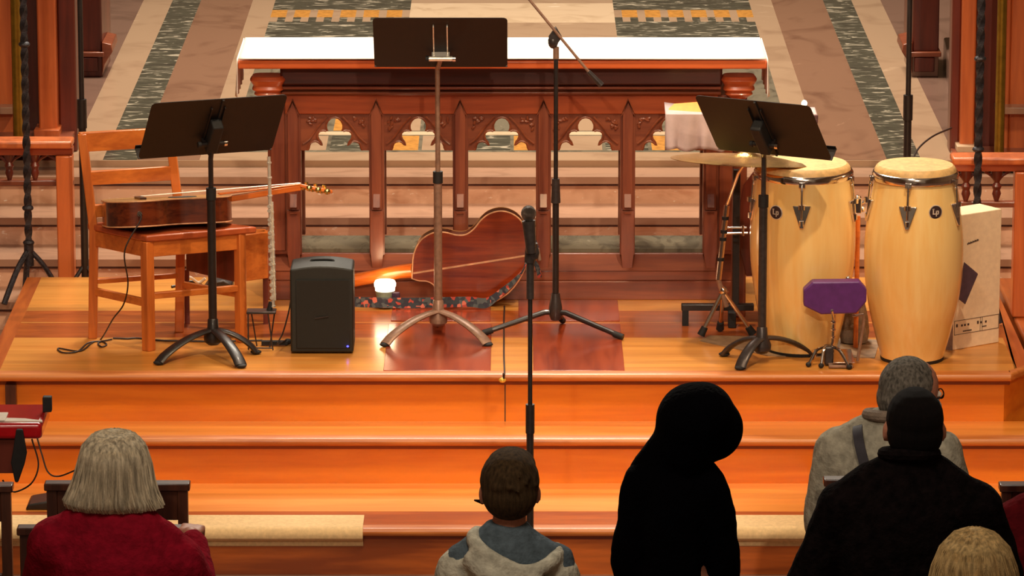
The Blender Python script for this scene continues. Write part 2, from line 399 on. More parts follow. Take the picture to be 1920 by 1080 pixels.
def nosing(x0, x1, yf, z, m='nosing', h=.030, back=.06):
    # rounded front moulding; small cove below coloured dark to draw its shadow line
    pr = [(0, z)] ; pts = []
    for i in range(9):
        a = PI/2+PI*i/8; pts.append((x0, yf+h/2+math.cos(a)*h/2, z-h/2+math.sin(a)*h/2))
    pts += [(x0, yf+back, z-h), (x0, yf+back, z)]
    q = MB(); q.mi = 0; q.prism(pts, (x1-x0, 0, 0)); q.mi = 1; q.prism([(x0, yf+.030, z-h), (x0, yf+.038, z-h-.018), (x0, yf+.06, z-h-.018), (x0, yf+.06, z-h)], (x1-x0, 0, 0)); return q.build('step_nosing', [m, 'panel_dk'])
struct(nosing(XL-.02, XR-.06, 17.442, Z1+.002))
q = MB().prism([(XR-.065, 17.442, Z1-.03), (XR+.045, 17.60, Z1-.03), (XR+.02, 17.62, Z1-.03), (XR-.075, 17.50, Z1-.03)], (0, 0, .032)); struct(q.build('step_nosing', 'nosing', bevel=.01, seg=3))
# step B and step A
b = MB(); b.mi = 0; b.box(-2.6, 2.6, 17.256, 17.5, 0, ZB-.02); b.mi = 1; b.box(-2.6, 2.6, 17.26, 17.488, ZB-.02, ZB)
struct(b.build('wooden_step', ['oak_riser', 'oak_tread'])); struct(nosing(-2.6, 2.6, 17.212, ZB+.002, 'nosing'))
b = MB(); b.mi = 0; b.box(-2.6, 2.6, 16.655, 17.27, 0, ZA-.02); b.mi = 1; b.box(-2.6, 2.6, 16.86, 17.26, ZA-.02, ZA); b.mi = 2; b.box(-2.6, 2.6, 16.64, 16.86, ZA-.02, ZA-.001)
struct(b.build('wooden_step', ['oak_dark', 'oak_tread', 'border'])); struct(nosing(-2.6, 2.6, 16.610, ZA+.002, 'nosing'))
struct(MB().box(-.002+P(947, 760, 17.47).x, .002+P(947, 760, 17.47).x, 17.485, 17.488, ZB, Z1-.045).build('trim_2', 'ink'))
# end blocks of the platform
struct(MB().box(P(10, 760, 17.44).x-.0, P(30, 760, 17.44).x, 17.445, 17.52, ZB, Z1-.04).build('trim_3', 'dkwood'))
struct(MB().box(-2.6, P(9, 760, 17.5).x-.03, 17.52, 17.6, 0, .52).build('trim_4', 'stallZ'))
struct(MB().box(XR+.05, 2.7, 17.64, YB, 0, Z1-.002).build('trim_5', 'borderY', bevel=.01))
# cream runners over the lowest step
def runner(px0, px1, label):
    x0 = P(px0, 990, 16.6).x; x1 = P(px1, 990, 16.6).x
    prof = [(16.80, ZA+.003)] + [(16.640, ZA+.007)]
    for i in range(8):
        a = PI/2+PI/2*i/7; prof.append((16.632+math.cos(a)*.030, ZA-.022+math.sin(a)*.030))
    prof += [(16.604, .148), (16.614, .140), (16.640, .138), (16.643, .112)]
    inner = [(y+.004, z-.004) for y, z in prof[::-1]]; inner[-1] = (16.80, ZA)
    q = MB().prism([(x0, y, z) for y, z in prof+inner], (x1-x0, 0, 0))
    return tag(q.build('carpet_runner', 'cream'), label, 'runner', 'cream runners laid over the lowest step')
runner(-8, 680, 'cream runner draped over the lowest wooden step on the left, beside the woman in burgundy')
runner(1380, 1990, 'cream runner draped over the lowest wooden step on the right, behind the people standing')

# mahogany floor panels on both levels
def fpanel(x0, x1, y0, y1, z, label):
    return tag(MB().box(x0, x1, y0, y1, z, z+.004).build('floor_panel', 'panel', bevel=.0015), label, 'floor panel')
xa = [G(718, 703, Z1).x, G(920, 703, Z1).x, G(1000, 703, Z1).x, G(1172, 703, Z1).x]
fpanel(xa[0], xa[1], 17.50, 18.28, Z1, 'reddish wooden floor panel let into the platform front, left of the cable')
fpanel(xa[2], xa[3], 17.50, 18.28, Z1, 'reddish wooden floor panel let into the platform front, right of the cable')
fpanel(G(735, 583, Z2).x, G(920, 583, Z2).x, 18.34, 18.71, Z2, 'reddish wooden panel further back on the platform, under the fallen guitar')
fpanel(G(972, 583, Z2).x, G(1160, 583, Z2).x, 18.34, 18.71, Z2, 'reddish wooden panel further back before the altar, right of the guitar')

# ================================================================== ALTAR
alt = thing('altar', 'long mahogany altar with open gothic tracery arches below a cloth-covered top', 'altar', (0, 19.020, Z2))
az = lambda y: P(0, y, YF).z
ax = lambda x: P(x, 300, YF).x
cx0 = ax(941)
MB().box(ax(450)+.005, ax(1435)-.005, 18.625, 19.090, P(0, 130, 18.620).z, P(0, 113, 18.620).z-.003).build('mensa', 'mensa', alt, bevel=.006)
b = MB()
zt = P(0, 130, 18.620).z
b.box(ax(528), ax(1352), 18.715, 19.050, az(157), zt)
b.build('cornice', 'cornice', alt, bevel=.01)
b = MB()
for i, (y0, y1, d) in enumerate(((158, 163, .06), (163, 168, .035), (168, 173, .05), (173, 178, .015))):
    b.box(ax(530), ax(1350), YF-d, 19.090, az(y1), az(y0))
b.build('moulding', 'mahog', alt, bevel=.004)
# carved corner brackets
for (xc, s) in ((ax(505), -1), (ax(1383), 1)):
    b = MB()
    prof = [(.062, az(138)), (.072, az(145)), (.058, az(156)), (.064, az(163)), (.050, az(168)), (.056, az(172)), (.028, az(181))]
    b.loft([(z, xc, YF-.03, r, r*.9) for r, z in prof[::-1]], 20, .55)
    b.build('bracket', 'mahog_lt', alt, bevel=.002)
# upper rail, base
MB().box(ax(535), ax(1345), YF, YF+.03, az(214), az(177)).build('upper_rail', 'mahog_lt', alt, bevel=.003)
MB().box(ax(535), ax(1345), 19.170, 19.200, az(214), az(177)).build('upper_rail', 'mahog', alt, bevel=.003)
b = MB()
b.prism([(ax(500), YF-.035, az(505)), (ax(500), YF+.03, az(478)), (ax(500), YF+.05, az(478)), (ax(500), YF+.05, az(505))], (ax(1385)-ax(500), 0, 0))
b.box(ax(500), ax(1385), YF-.03, 19.230, az(523), az(505)); b.box(ax(500), ax(1385), YF-.045, 19.240, Z2, az(523))
b.build('plinth', 'mahog', alt, bevel=.003)
MB().box(ax(545), ax(1335), YF+.10, 19.130, az(478)-.02, az(478)+.004).build('inner_shelf', 'grey_st', alt)
PC = [550, 706, 863, 1019, 1177, 1333]
def altar_post(px, y, back=False):
    x = ax(px); b = MB(); hw = .030; d = .03
    zb = az(478)
    b.box(x-hw, x+hw, y+.004, y+.05, zb, az(214.5))
    # front buttress with pointed gable and notch
    b.prism([(x-.026, y-.03, az(470)), (x-.026, y-.03, az(393)), (x+.026, y-.03, az(393)), (x+.026, y-.03, az(470)), (x+.015, y-.02, az(515)), (x-.015, y-.02, az(515))], (0, .04, 0))
    b.prism([(x-.020, y-.022, az(392)), (x-.020, y-.022, az(208)), (x, y-.022, az(184)), (x+.020, y-.022, az(208)), (x+.020, y-.022, az(392))], (0, .03, 0))
    b.prism([(x-.014, y-.018, az(358)), (x-.014, y-.046, az(385)), (x-.014, y-.018, az(387))], (.028, 0, 0)); b.prism([(x-.014, y-.018, az(393)), (x-.014, y-.040, az(397)), (x-.014, y-.018, az(400))], (.028, 0, 0))
    for s in (-1, 1): b.prism([(x+s*.020, y-.028, az(210)), (x, y-.028, az(183)), (x, y-.028, az(190)), (x+s*.026, y-.028, az(214))], (0, .01, 0))
    return b.build('post', 'mahogZ', alt, bevel=.0025)
for px in PC: altar_post(px, YF)
for px in PC: MB().box(ax(px)-.028, ax(px)+.028, 19.160, 19.210, az(478), az(177)).build('post', 'mahogZ', alt, bevel=.003)
# end walls
for (a, c) in ((502, 540), (1343, 1400)):
    MB().box(ax(a), ax(c), YF+.005, 19.210, az(478), az(178)).build('end_panel', 'mahogZ', alt, bevel=.006)
    MB().box(ax(a)+.012, ax(c)-.012, YF-.006, YF+.01, az(470), az(186)).build('end_moulding', 'mahogZ', alt, bevel=.004)
# tracery
half = [(-62, 283), (-49, 283), (-47, 279), (-46, 274), (-44, 270), (-39, 267), (-34, 266), (-29, 268), (-25, 272), (-23, 274), (-25, 268), (-29, 263), (-31, 257), (-30, 251), (-26, 247), (-20, 246), (-15, 247), (-13, 247), (-15, 242), (-15, 235), (-12, 228), (-7, 223), (0, 221)]
for i in range(5):
    c = (PC[i]+PC[i+1])/2
    for y, dp in ((YF+.008, .028), (19.170, .02)):
        pts = [(ax(c+u), y, az(v)) for u, v in half]+[(ax(c-u), y, az(v)) for u, v in half[::-1][1:]]
        pts = [(ax(c-67), y, az(283))]+pts+[(ax(c+67), y, az(283)), (ax(c+67), y, az(214)), (ax(c-67), y, az(214))]
        b = MB().prism(pts, (0, dp, 0))
        o = b.build('tracery', 'mahog', alt, bevel=.0015)
        if y < 18.970:
            b = MB()
            inner = [(ax(c+u*1.06), y-.004, az(v-1)) for u, v in half[1:]]; inner2 = [(ax(c-u*1.06), y-.004, az(v-1)) for u, v in half[1:]]
            b.tube(inner, .0045, 6); b.tube(inner2, .0045, 6)
            for s in (-1, 1):
                b.tube(arc([(ax(c+s*60), y-.003, az(270)), (ax(c+s*46), y-.004, az(258)), (ax(c+s*30), y-.004, az(236)), (ax(c+s*14), y-.003, az(219))], 6), .005, 6)
                for k in range(9):   # carved leaves in the spandrel
                    u = 36+random.random()*22; v = 221+random.random()*(u-30)*.9
                    b.ell((ax(c+s*u), y-.003, az(v)), (.011, .006, .006), 8, (0, random.random()*3, 0))
            b.build('carving', 'mahog', o, bevel=0)
# cloth
zc = P(0, 113, 18.610).z; Xl, Xr = P(447, 113, 18.610).x, P(1437, 113, 18.610).x
yb = 19.115; nx = 60; ny = 8
b = MB()
top = []
for j in range(ny+1):
    for i in range(nx+1):
        x = Xl+(Xr-Xl)*i/nx; y = 18.610+(yb-18.610)*j/ny
        top.append((x, y, zc+.004+.0015*mnoise.noise(Vector((x*3, y*6, 0)))))
W_ = nx+1
fs = [(j*W_+i, j*W_+i+1, (j+1)*W_+i+1, (j+1)*W_+i) for j in range(ny) for i in range(nx)]
b.add(top, fs)
for s, X in ((-1, Xl), (1, Xr)):
    side = []
    for j in range(ny*3+1):
        for k in range(8):
            y = 18.610+(yb-18.610)*j/(ny*3)
            side.append((X+s*(.004+.006*k/7*(1+math.sin(y*60))), y, zc+.004-.155*k/7))
    b.add(side, [(j*8+k, j*8+k+1, (j+1)*8+k+1, (j+1)*8+k) for j in range(ny*3) for k in range(7)])
fold = []
for i in range(nx+1):
    x = Xl+(Xr-Xl)*i/nx
    for k in range(6): fold.append((x, yb+.003+.01*k/5, zc+.004-.1*k/5))
b.add(fold, [(i*6+k, i*6+k+1, (i+1)*6+k+1, (i+1)*6+k) for i in range(nx) for k in range(5)])
o = b.build('altar_cloth', 'linen'); sd = o.modifiers.new('solid', 'SOLIDIFY'); sd.thickness = .003; sd.offset = 1
tag(o, 'bright white linen cloth laid flat over the altar top, hanging at its ends', 'altar cloth')
alt['label'] = 'long mahogany altar with an arcade of open gothic arches'

# ================================================================== MUSIC STANDS
def music_stand(name, label, hub, ztray, yaw, tilt, wid, hgt, feet, metal, traypx=None, folded=False, deskc=None):
    t = thing(name, label, 'music stand', hub)
    x, y, z = hub
    tc = Vector(deskc) if deskc else Vector((x, y, ztray))
    U = Vector((math.cos(yaw), math.sin(yaw), 0)); V = Vector((math.sin(yaw)*math.cos(tilt), -math.cos(yaw)*math.cos(tilt), math.sin(tilt))); Wn = U.cross(V)
    if Wn.z < 0: Wn = -Wn      # faces up and away from the nave
    MB().cyl((x, y, z+.045), (x, y, z+.62), .016, n=16).build('lower_tube', metal, t)
    jt = tc-V*hgt*.18-Wn*.035
    MB().tube([(x, y, z+.60), (x, y, jt.z-.06), jt], .0095, 14).build('upper_tube', metal, t)
    MB().cyl((x, y, z+.60), (x, y, z+.645), .019, n=16).build('clutch', 'blkrub', t)
    # desk
    e = .5*wid; f = .5*hgt; cr = .02
    pts = []
    for sx, sy in ((1, 1), (-1, 1), (-1, -1), (1, -1)):
        ccx, ccy = sx*(e-cr), sy*(f-cr); a0 = {(1, 1): 0, (-1, 1): 90, (-1, -1): 180, (1, -1): 270}[(sx, sy)]
        for k in range(5):
            a = R(a0+22.5*k); pts.append(tc+U*(ccx+cr*math.cos(a))+V*(ccy+cr*math.sin(a)))
    dk = MB().prism(pts, Wn*.0025).build('desk', 'desk', t)
    b = MB(); b.obox(tc-V*f+Wn*.028, U*e, V*.0015, Wn*.028); b.obox(tc-V*(f-.008)+Wn*.055, U*e, V*.009, Wn*.0015); b.build('ledge', 'desk', t, bevel=.002)
    b = MB()
    for s in (-1, 1): b.obox(tc+U*s*.026-Wn*.006+V*(.02), U*.0025, V*f*.6, Wn*.006)
    b.obox(tc-V*f*.45-Wn*.012, U*.034, V*.012, Wn*.012)
    b.cyl(jt-U*.045, jt+U*.045, .010, n=12); b.build('bracket', {'greymet': 'silver', 'blk': 'desk', 'drkmet': 'desk'}[metal], t, bevel=.001)
    for s in (-1, 1): MB().cyl(jt+U*s*.045, jt+U*s*.057, .012, n=12).build('knob', 'chrome' if s > 0 else 'blkrub', t)
    if folded:   # folding wing, a second panel hinged at the seam
        b = MB(); b.obox(tc+U*.012-Wn*.004, U*.004, V*f*.98, Wn*.004); b.build('hinge', 'blkrub', t)
        b = MB(); b.obox(tc-U*.0-V*.02-Wn*.03, U*.022, V*.075, Wn*.025); b.build('tilt_head', 'blkrub', t, bevel=.006)
    MB().lathe([(.020, -.012), (.034, 0), (.036, .02), (.022, .055), (.020, .085), (.016, .09)], (x, y, z+.05)).build('hub', metal, t)
    for fx, fy in feet:
        v = Vector((fx-x, fy-y, 0)); h = []
        for k in range(12):
            q = k/11; h.append(Vector((x, y, z))+v*q+Vector((0, 0, .085*math.cos(q*PI/2)**.75*(1-.0*q)+.010)))
        MB().tube(h, [.021+.004*(k/11) for k in range(12)], 12, flat=.42).build('leg', metal, t)
        MB().ell(h[-1]+Vector((0, 0, -.001)), (.022, .018, .009), 10).build('foot', 'blkrub', t)
    return t
c = P(826, 80, 18.0)
music_stand('music_stand', 'grey-stemmed music stand with a wide black desk, in the middle before the altar', G(822, 628, Z1), 0, R(0), R(47), .508, .305,
            [G(722, 650, Z1)[:2], G(914, 650, Z1)[:2], (G(822, 628, Z1).x, 18.28)], 'greymet', deskc=P(826, 80, 17.98)).children
h = G(400, 664, Z1)
music_stand('music_stand', 'black music stand with a wide seamed desk in front of the wooden chair', h, 0, R(21), R(51), .53, .3175,
            [G(298, 684, Z1)[:2], G(452, 690, Z1)[:2], G(480, 664, Z1)[:2]], 'blk', folded=True, deskc=P(399, 238, h.y-.02))
h = G(1428, 680, Z1)
music_stand('music_stand', 'tilted black music stand with a dark brown desk in front of the left conga', h, 0, R(-28), R(49), .47, .3175,
            [G(1358, 668, Z1)[:2], G(1388, 694, Z1)[:2], G(1518, 668, Z1)[:2]], 'drkmet', folded=True, deskc=P(1431, 240, 17.55))

# ================================================================== MIC STANDS
h = G(1041, 612, Z1)
t = thing('microphone_stand', 'tripod boom stand without a microphone, its boom crossing the altar cloth', 'microphone stand', (h.x, 18.13, Z1))
hx, hy = h.x, 18.13
MB().cyl((hx, hy, Z1+.06), (hx, hy, P(1037, 350, hy).z), .0125, n=14).build('lower_tube', 'blk', t)
MB().cyl((hx, hy, P(1037, 355, hy).z), (hx, hy, P(1037, 90, hy).z), .0085, n=14).build('upper_tube', 'blk', t)
MB().cyl((hx, hy, P(1037, 380, hy).z), (hx, hy, P(1037, 335, hy).z), .0185, .0145, n=14).build('clutch', 'drkmet', t)
MB().cyl((hx, hy, P(1037, 110, hy).z), (hx, hy, P(1037, 88, hy).z), .0115, n=14).build('collar', 'greymet', t)
k = P(1037, 78, hy)
b = MB(); b.ell(k, (.020, .02, .028), 14); b.obox(k+Vector((.008, 0, .018)), (.014, 0, .02), (0, .017, 0), (-.012, 0, .02)); b.build('boom_clamp', 'drkmet', t, bevel=.003)
a0, a1 = P(975, -22, hy-.02), P(1108, 140, hy-.02)
MB().cyl(a0, a1, .0055, n=12).build('boom', 'greymet', t)
MB().cyl(P(1103, 134, hy-.02), P(1128, 160, hy-.02), .0085, .0125, n=14).build('counterweight', 'drkmet', t)
hub = Vector((hx, hy, Z1+.085)); MB().lathe([(.018, -.03), (.026, -.01), (.026, .02), (.02, .05), (.016, .075)], hub).build('hub', 'drkmet', t)
for f in (G(905, 630, Z1), G(1168, 638, Z1), Vector((hx+.03, 18.30, Z1))):
    f = Vector((f.x, f.y, Z1+.012)); MB().tube([hub, hub.lerp(f, .15)+Vector((0, 0, .012)), f], [.010, .011, .010], 10).build('leg', 'blk', t)
    d = (hub-f).normalized(); MB().cyl(f, f+d*.04, .0125, n=12).build('rubber_foot', 'blkrub', t)
# vocal mic stand in front of the steps
Ym = 15.95; mx = P(994, 700, Ym).x
t = thing('microphone_stand', 'straight stand with a clipped microphone standing before the steps', 'microphone stand', (mx, Ym, 0))
MB().lathe([(.13, 0), (.13, .012), (.05, .03), (.018, .045)], (mx, Ym, 0)).build('base', 'blk', t)
MB().cyl((mx, Ym, .04), (mx, Ym, P(994, 770, Ym).z), .0125, n=14).build('lower_tube', 'blk', t)
MB().cyl((mx, Ym, P(994, 812, Ym).z), (mx, Ym, P(994, 758, Ym).z), .0155, n=14).build('clutch', 'blk', t)
MB().cyl((mx, Ym, P(994, 770, Ym).z), (mx, Ym, P(994, 500, Ym).z), .0078, n=14).build('upper_tube', 'blk', t)
MB().cyl((mx, Ym, P(994, 560, Ym).z), (mx, Ym, P(994, 492, Ym).z), .013, n=14).build('clutch', 'drkmet', t)
m0 = P(996, 470, Ym)
b = MB(); b.cyl(P(993, 492, Ym), P(997, 455, Ym), .018, .021, n=14); b.ell(P(998, 474, Ym), (.026, .022, .030), 12); b.build('microphone_clip', 'drkmet', t)
MB().cyl(P(1008, 466, Ym), P(1012, 488, Ym), .006, n=10).build('clip_screw', 'greymet', t)
mic = thing('microphone', 'dark handheld microphone clipped on the straight stand, level with the fallen guitar', 'microphone', P(996, 474, Ym))
MB().cyl(P(996, 472, Ym)+Vector((0, -.02, 0)), P(991, 412, Ym)+Vector((0, -.02, 0)), .016, .023, n=18).build('body', 'drkmet', mic)
b = MB(); b.ell(P(991, 398, Ym)+Vector((0, -.02, 0)), (.026, .026, .028), 18); b.build('grille', plain('microphone mesh', (92, 84, 80), .35, .7, .3, 300, .8, 700), mic)
# black poles left and right
def pole_stand(px0, px1, Y, joints, label, zfoot, mat='blk', r=.0135):
    x = P((px0+px1)/2, 200, Y).x
    t = thing('lighting_pole', label, 'pole stand', (x, Y, zfoot))
    MB().cyl((x, Y, zfoot+.05), (x, Y, P(0, joints[0], Y).z), r*1.15, n=14).build('lower_tube', mat, t)
    MB().cyl((x, Y, P(0, joints[0]+5, Y).z), (x, Y, 2.9), r*.8, n=14).build('upper_tube', mat, t)
    MB().cyl((x, Y, P(0, joints[1], Y).z), (x, Y, P(0, joints[0]-4, Y).z), r*1.45, n=14).build('clutch', mat, t)
    MB().cyl((x, Y, 2.1), (x, Y, 2.16), r*1.35, n=14).build('clutch', mat, t)
    for a in (90, 210, 330):
        f = Vector((x+.10*math.cos(R(a)), Y+.07*math.sin(R(a)), zfoot+.01)); MB().cyl((x, Y, zfoot+.14), f, .009, n=8).build('leg', mat, t)
    return t
pole_stand(147, 160, 19.27, (190, 240), 'thin black pole stand rising behind the wooden chair on the left', .441)
pole_stand(1695, 1710, 19.27, (182, 225), 'thin black pole stand rising behind the right conga', .441)

# ================================================================== SPEAKER
A = G(545, 664, Z1); Bq = G(663, 664, Z1); zt = Z1+.335
t = thing('loudspeaker', 'compact black loudspeaker standing on the platform with a small blue light', 'speaker', ((A.x+Bq.x)/2, A.y+.1, Z1))
b = MB(); n = 14; pts = []
w_ = Bq.x-A.x; c_ = (A.x+Bq.x)/2
for i in range(n+1):
    u = -1+2*i/n; pts.append((c_+u*w_/2, A.y, zt+.014*(1-u*u)-.006))
b.prism([(A.x, A.y, Z1+.006), (Bq.x, A.y, Z1+.006)]+pts[::-1], (0, .19, 0)); b.build('cabinet', 'spk', t, bevel=.008, seg=3)
b = MB(); b.box(A.x+.022, Bq.x-.012, A.y-.006, A.y+.004, Z1+.022, zt-.045); b.build('grille', 'grille', t, bevel=.004)
MB().ell((Bq.x-.022, A.y-.007, Z1+.032), (.0045, .003, .0035), 10).build('power_light', 'led', t)
MB().obox((c_-.0, A.y-.0075, Z1+.145), (.026, 0, .004), (0, .0012, 0), (0, 0, .0022)).build('badge', 'drkmet', t)
MB().tube(arc([(c_-.045, A.y+.1, zt+.004), (c_-.03, A.y+.1, zt+.012), (c_+.03, A.y+.1, zt+.012), (c_+.045, A.y+.1, zt+.004)], 5), .005, 8).build('handle', 'blkrub', t)

# ================================================================== GUITAR ON THE FLOOR (lying against the altar, back to the nave)
yg = 18.60
def gp(px, py, Y=yg):
    return P(px, py, Y)
out = [(773, 522), (774, 500), (776, 478), (784, 458), (796, 445), (815, 436), (835, 436), (856, 441), (873, 440), (888, 430), (903, 412), (918, 401), (938, 396), (958, 400), (975, 412), (986, 432), (990, 455), (989, 480), (983, 505), (970, 530), (952, 550), (932, 563), (912, 570), (890, 572), (868, 570), (850, 566), (838, 562), (828, 556), (820, 544), (812, 533), (800, 527), (785, 526)]
ring = arc([gp(*q) for q in out]+[gp(*out[0])], 5)[:-1]
zmin = min(p.z for p in ring); dz = Z2+.006-zmin
t = thing('acoustic_guitar', 'brown cutaway acoustic guitar lying on its side against the altar, back facing the nave', 'guitar', (P(880, 500, yg).x, yg+.04, Z2))
b = MB().prism(ring, (0, .082, .0)); body = b.build('body', 'g_side', t, bevel=.004)
MB().prism([p+Vector((0, -.003, 0)) for p in ring], (0, .003, 0)).build('back', 'g_back', t)
MB().tube([p+Vector((0, -.001, 0)) for p in ring], .0032, 6, closed=True).build('binding', 'bind', t)
MB().prism([p+Vector((0, .082, 0)) for p in ring], (0, .003, 0)).build('top', 'g_top', t)
MB().obox((gp(775, 512)+gp(986, 479))/2+Vector((0, -.0035, 0)), (gp(986, 479)-gp(775, 512))/2, (0, .0015, 0), (0, 0, .0035)).build('back_strip', 'bind', t)
b = MB(); b.mi = 0
b.tube([gp(776, 512)+Vector((0, .05, 0)), gp(770, 513)+Vector((0, .055, 0)), gp(748, 516)+Vector((0, .066, 0)), gp(664, 533)+Vector((0, .074, 0)), gp(612, 543)+Vector((0, .076, 0))], [.032, .032, .030, .028, .027], 14, flat=.95)
b.build('neck', 'g_neck', t)
b = MB(); b.obox(gp(590, 547)+Vector((0, .07, 0)), (.05, 0, -.01), (0, .008, 0), (.006, 0, .034)); hd = b.build('headstock', 'g_neck', t, bevel=.004)
for s in (-1, 1):
    for kx in (-.03, 0, .03): MB().cyl(gp(590, 547)+Vector((kx, .07, s*.03-.002)), gp(590, 547)+Vector((kx, .07, s*.048-.002)), .006, n=8).build('tuner', 'gold', hd)
MB().cyl(gp(986, 480)+Vector((0, .04, 0)), gp(993, 479)+Vector((0, .04, 0)), .008, n=10).build('strap_button', 'chrome', t)
def ribbon(pts, wv, th, name, mat, parent=None):
    b = MB(); vs = []
    pts = [Vector(p) for p in pts]
    for i, p in enumerate(pts):
        wvi = Vector(wv[i]) if isinstance(wv, list) else Vector(wv)
        tdir = (pts[min(i+1, len(pts)-1)]-pts[max(i-1, 0)]).normalized(); nn = tdir.cross(wvi).normalized()*th
        vs += [p-wvi-nn, p+wvi-nn, p+wvi+nn, p-wvi+nn]
    L = len(pts); fs = [(i*4+k, i*4+(k+1) % 4, i*4+4+(k+1) % 4, i*4+4+k) for i in range(L-1) for k in range(4)]+[(3, 2, 1, 0), (L*4-4, L*4-3, L*4-2, L*4-1)]
    b.add(vs, fs); return b.build(name, mat, parent)
yst = 18.595
path = arc([P(992, 476, 18.570), P(982, 505, 18.555), P(962, 530, 18.545), P(938, 550, 18.535), P(912, 568, 18.535), P(880, 566, 18.535), P(820, 567, 18.545), P(760, 568, 18.545), P(700, 567, 18.545), P(655, 566, 18.550)], 8)
wid = [Vector((.010, 0, .014)).lerp(Vector((0, .004, .020)), min(1, i/30)) for i in range(len(path))]
ribbon(path, wid, .0025, 'strap', 'strap', t)
b = MB()
b.tube(arc([P(1000, 452, 18.600), P(1006, 470, 18.595), P(1000, 486, 18.600), P(1007, 500, 18.600), P(1012, 520, 18.605)], 6), [.012]*12+[.009]*13, 8, flat=.5); b.build('strap_end', 'strap', t)
for p in t.children: pass
tag(MB().box(P(735, 560, 18.570).x, P(750, 560, 18.570).x, 18.565, 18.580, P(0, 579, 18.570).z, P(0, 548, 18.570).z).build('capo', plain('navy plastic', (62, 36, 62), .5), bevel=.004), 'small dark purple block standing between the candle and the guitar body', 'block')

# votive
c = P(722, 553, 18.595); c.z = Z2
t = thing('votive_candle', 'glowing white votive candle in a glass cup in front of the guitar neck', 'candle', c)
MB().lathe([(.026, 0), (.036, .004), (.040, .012), (.040, .018)], c).build('saucer', 'paper', t)
MB().cyl(c+Vector((0, 0, .018)), c+Vector((0, 0, .068)), .031, .039, 24).build('cup', plain('frosted cup', (150, 160, 140), .3), t)
b = MB().lathe([(.039, .068), (.040, .080), (.0385, .082), (.043, .085), (.044, .098), (.039, .108), (.030, .110)], c); b.build('wax', 'wax', t)
vl = bpy.data.lights.new('votive_light', 'POINT'); vl.energy = .55; vl.color = (1, .7, .4); vl.shadow_soft_size = .04; vo = bpy.data.objects.new('votive_light', vl); C.objects.link(vo); vo.location = c+Vector((0, -.03, .13))

# ================================================================== CHAIR WITH GUITAR
ft = {'A': G(180, 634, Z1), 'C': G(279, 657, Z1), 'D': G(452, 641, Z1), 'B': G(342, 622, Z1)}
t = thing('wooden_chair', 'orange wooden slat-back chair with a guitar lying across its seat', 'chair', ft['A'])
sh = .426; hb = .80
A_, C_, D_, B_ = (ft[k] for k in 'ACDB')
def legbox(p, q, hw, name, mat='chairwZ'):
    u = (C_-A_).normalized()*hw; v = Vector((-u.y, u.x, 0))
    b = MB(); vs = [p-u-v, p+u-v, p+u+v, p-u+v, q-u-v, q+u-v, q+u+v, q-u+v]
    b.add(vs, [(0,3,2,1),(4,5,6,7),(0,1,5,4),(1,2,6,5),(2,3,7,6),(3,0,4,7)]); return b.build(name, mat, t, bevel=.003)
up = Vector((0, 0, 1)); back = (A_-C_).normalized()*.03+(A_-D_)*0
bk = Vector((-.030, .012, 0))
def post(p, zt_, name='leg'):
    u = Vector((.017, 0, 0)); v = Vector((0, .017, 0)); vs = []
    for z, off in ((0, bk*.4), (sh, bk*0), (zt_, bk*1.3)):
        c = p+off+up*z; vs += [c-u-v, c+u-v, c+u+v, c-u+v]
    fs = [(3, 2, 1, 0), (8, 9, 10, 11)]+[(i*4+k, i*4+(k+1) % 4, i*4+4+(k+1) % 4, i*4+4+k) for i in range(2) for k in range(4)]
    return MB().add(vs, fs).build(name, 'chairwZ', t, bevel=.003)
post(A_, hb); post(B_, hb-.01)
legbox(C_, C_+up*sh, .019, 'leg'); legbox(D_, D_+up*sh, .017, 'leg')
def slat(p, q, z0, z1, th=.009, name='back_slat', off=0):
    a = p+bk*(1.3*(z0-sh)/(hb-sh) if z0 > sh else 0); c = q+bk*(1.3*(z0-sh)/(hb-sh) if z0 > sh else 0)
    d = (c-a).normalized(); nv = Vector((-d.y, d.x, 0))*th
    b = MB(); b.obox((a+c)/2+up*((z0+z1)/2)+Vector((0, off, 0)), (c-a)/2, nv, up*(z1-z0)/2); return b.build(name, 'chairw', t, bevel=.003)
slat(A_-Vector((.02, .0, 0)), B_+Vector((.01, 0, 0)), hb-.07, hb+.005, .012, 'top_rail')
slat(A_, B_, hb-.20, hb-.145); slat(A_, B_, hb-.325, hb-.275)
d1 = (C_-A_)*.08; d2 = (D_-C_)*.10
seat = [A_-d2*.3-d1, B_+d2*.5-d1, D_+d2*1.4+d1, C_-d2*.5+d1]
MB().prism([p+up*sh for p in seat], (0, 0, .026)).build('seat', 'mahog_lt', t, bevel=.006)
for (p, q) in ((C_, D_), (A_, C_), (D_, B_), (A_, B_)): slat(p, q, sh-.062, sh, .008, 'apron')
slat(A_, C_, .17, .20, .010, 'stretcher'); slat(C_, D_, .20, .225, .010, 'stretcher'); slat(A_, B_, .215, .235, .01, 'stretcher'); slat(D_, B_, .175, .2, .01, 'stretcher')
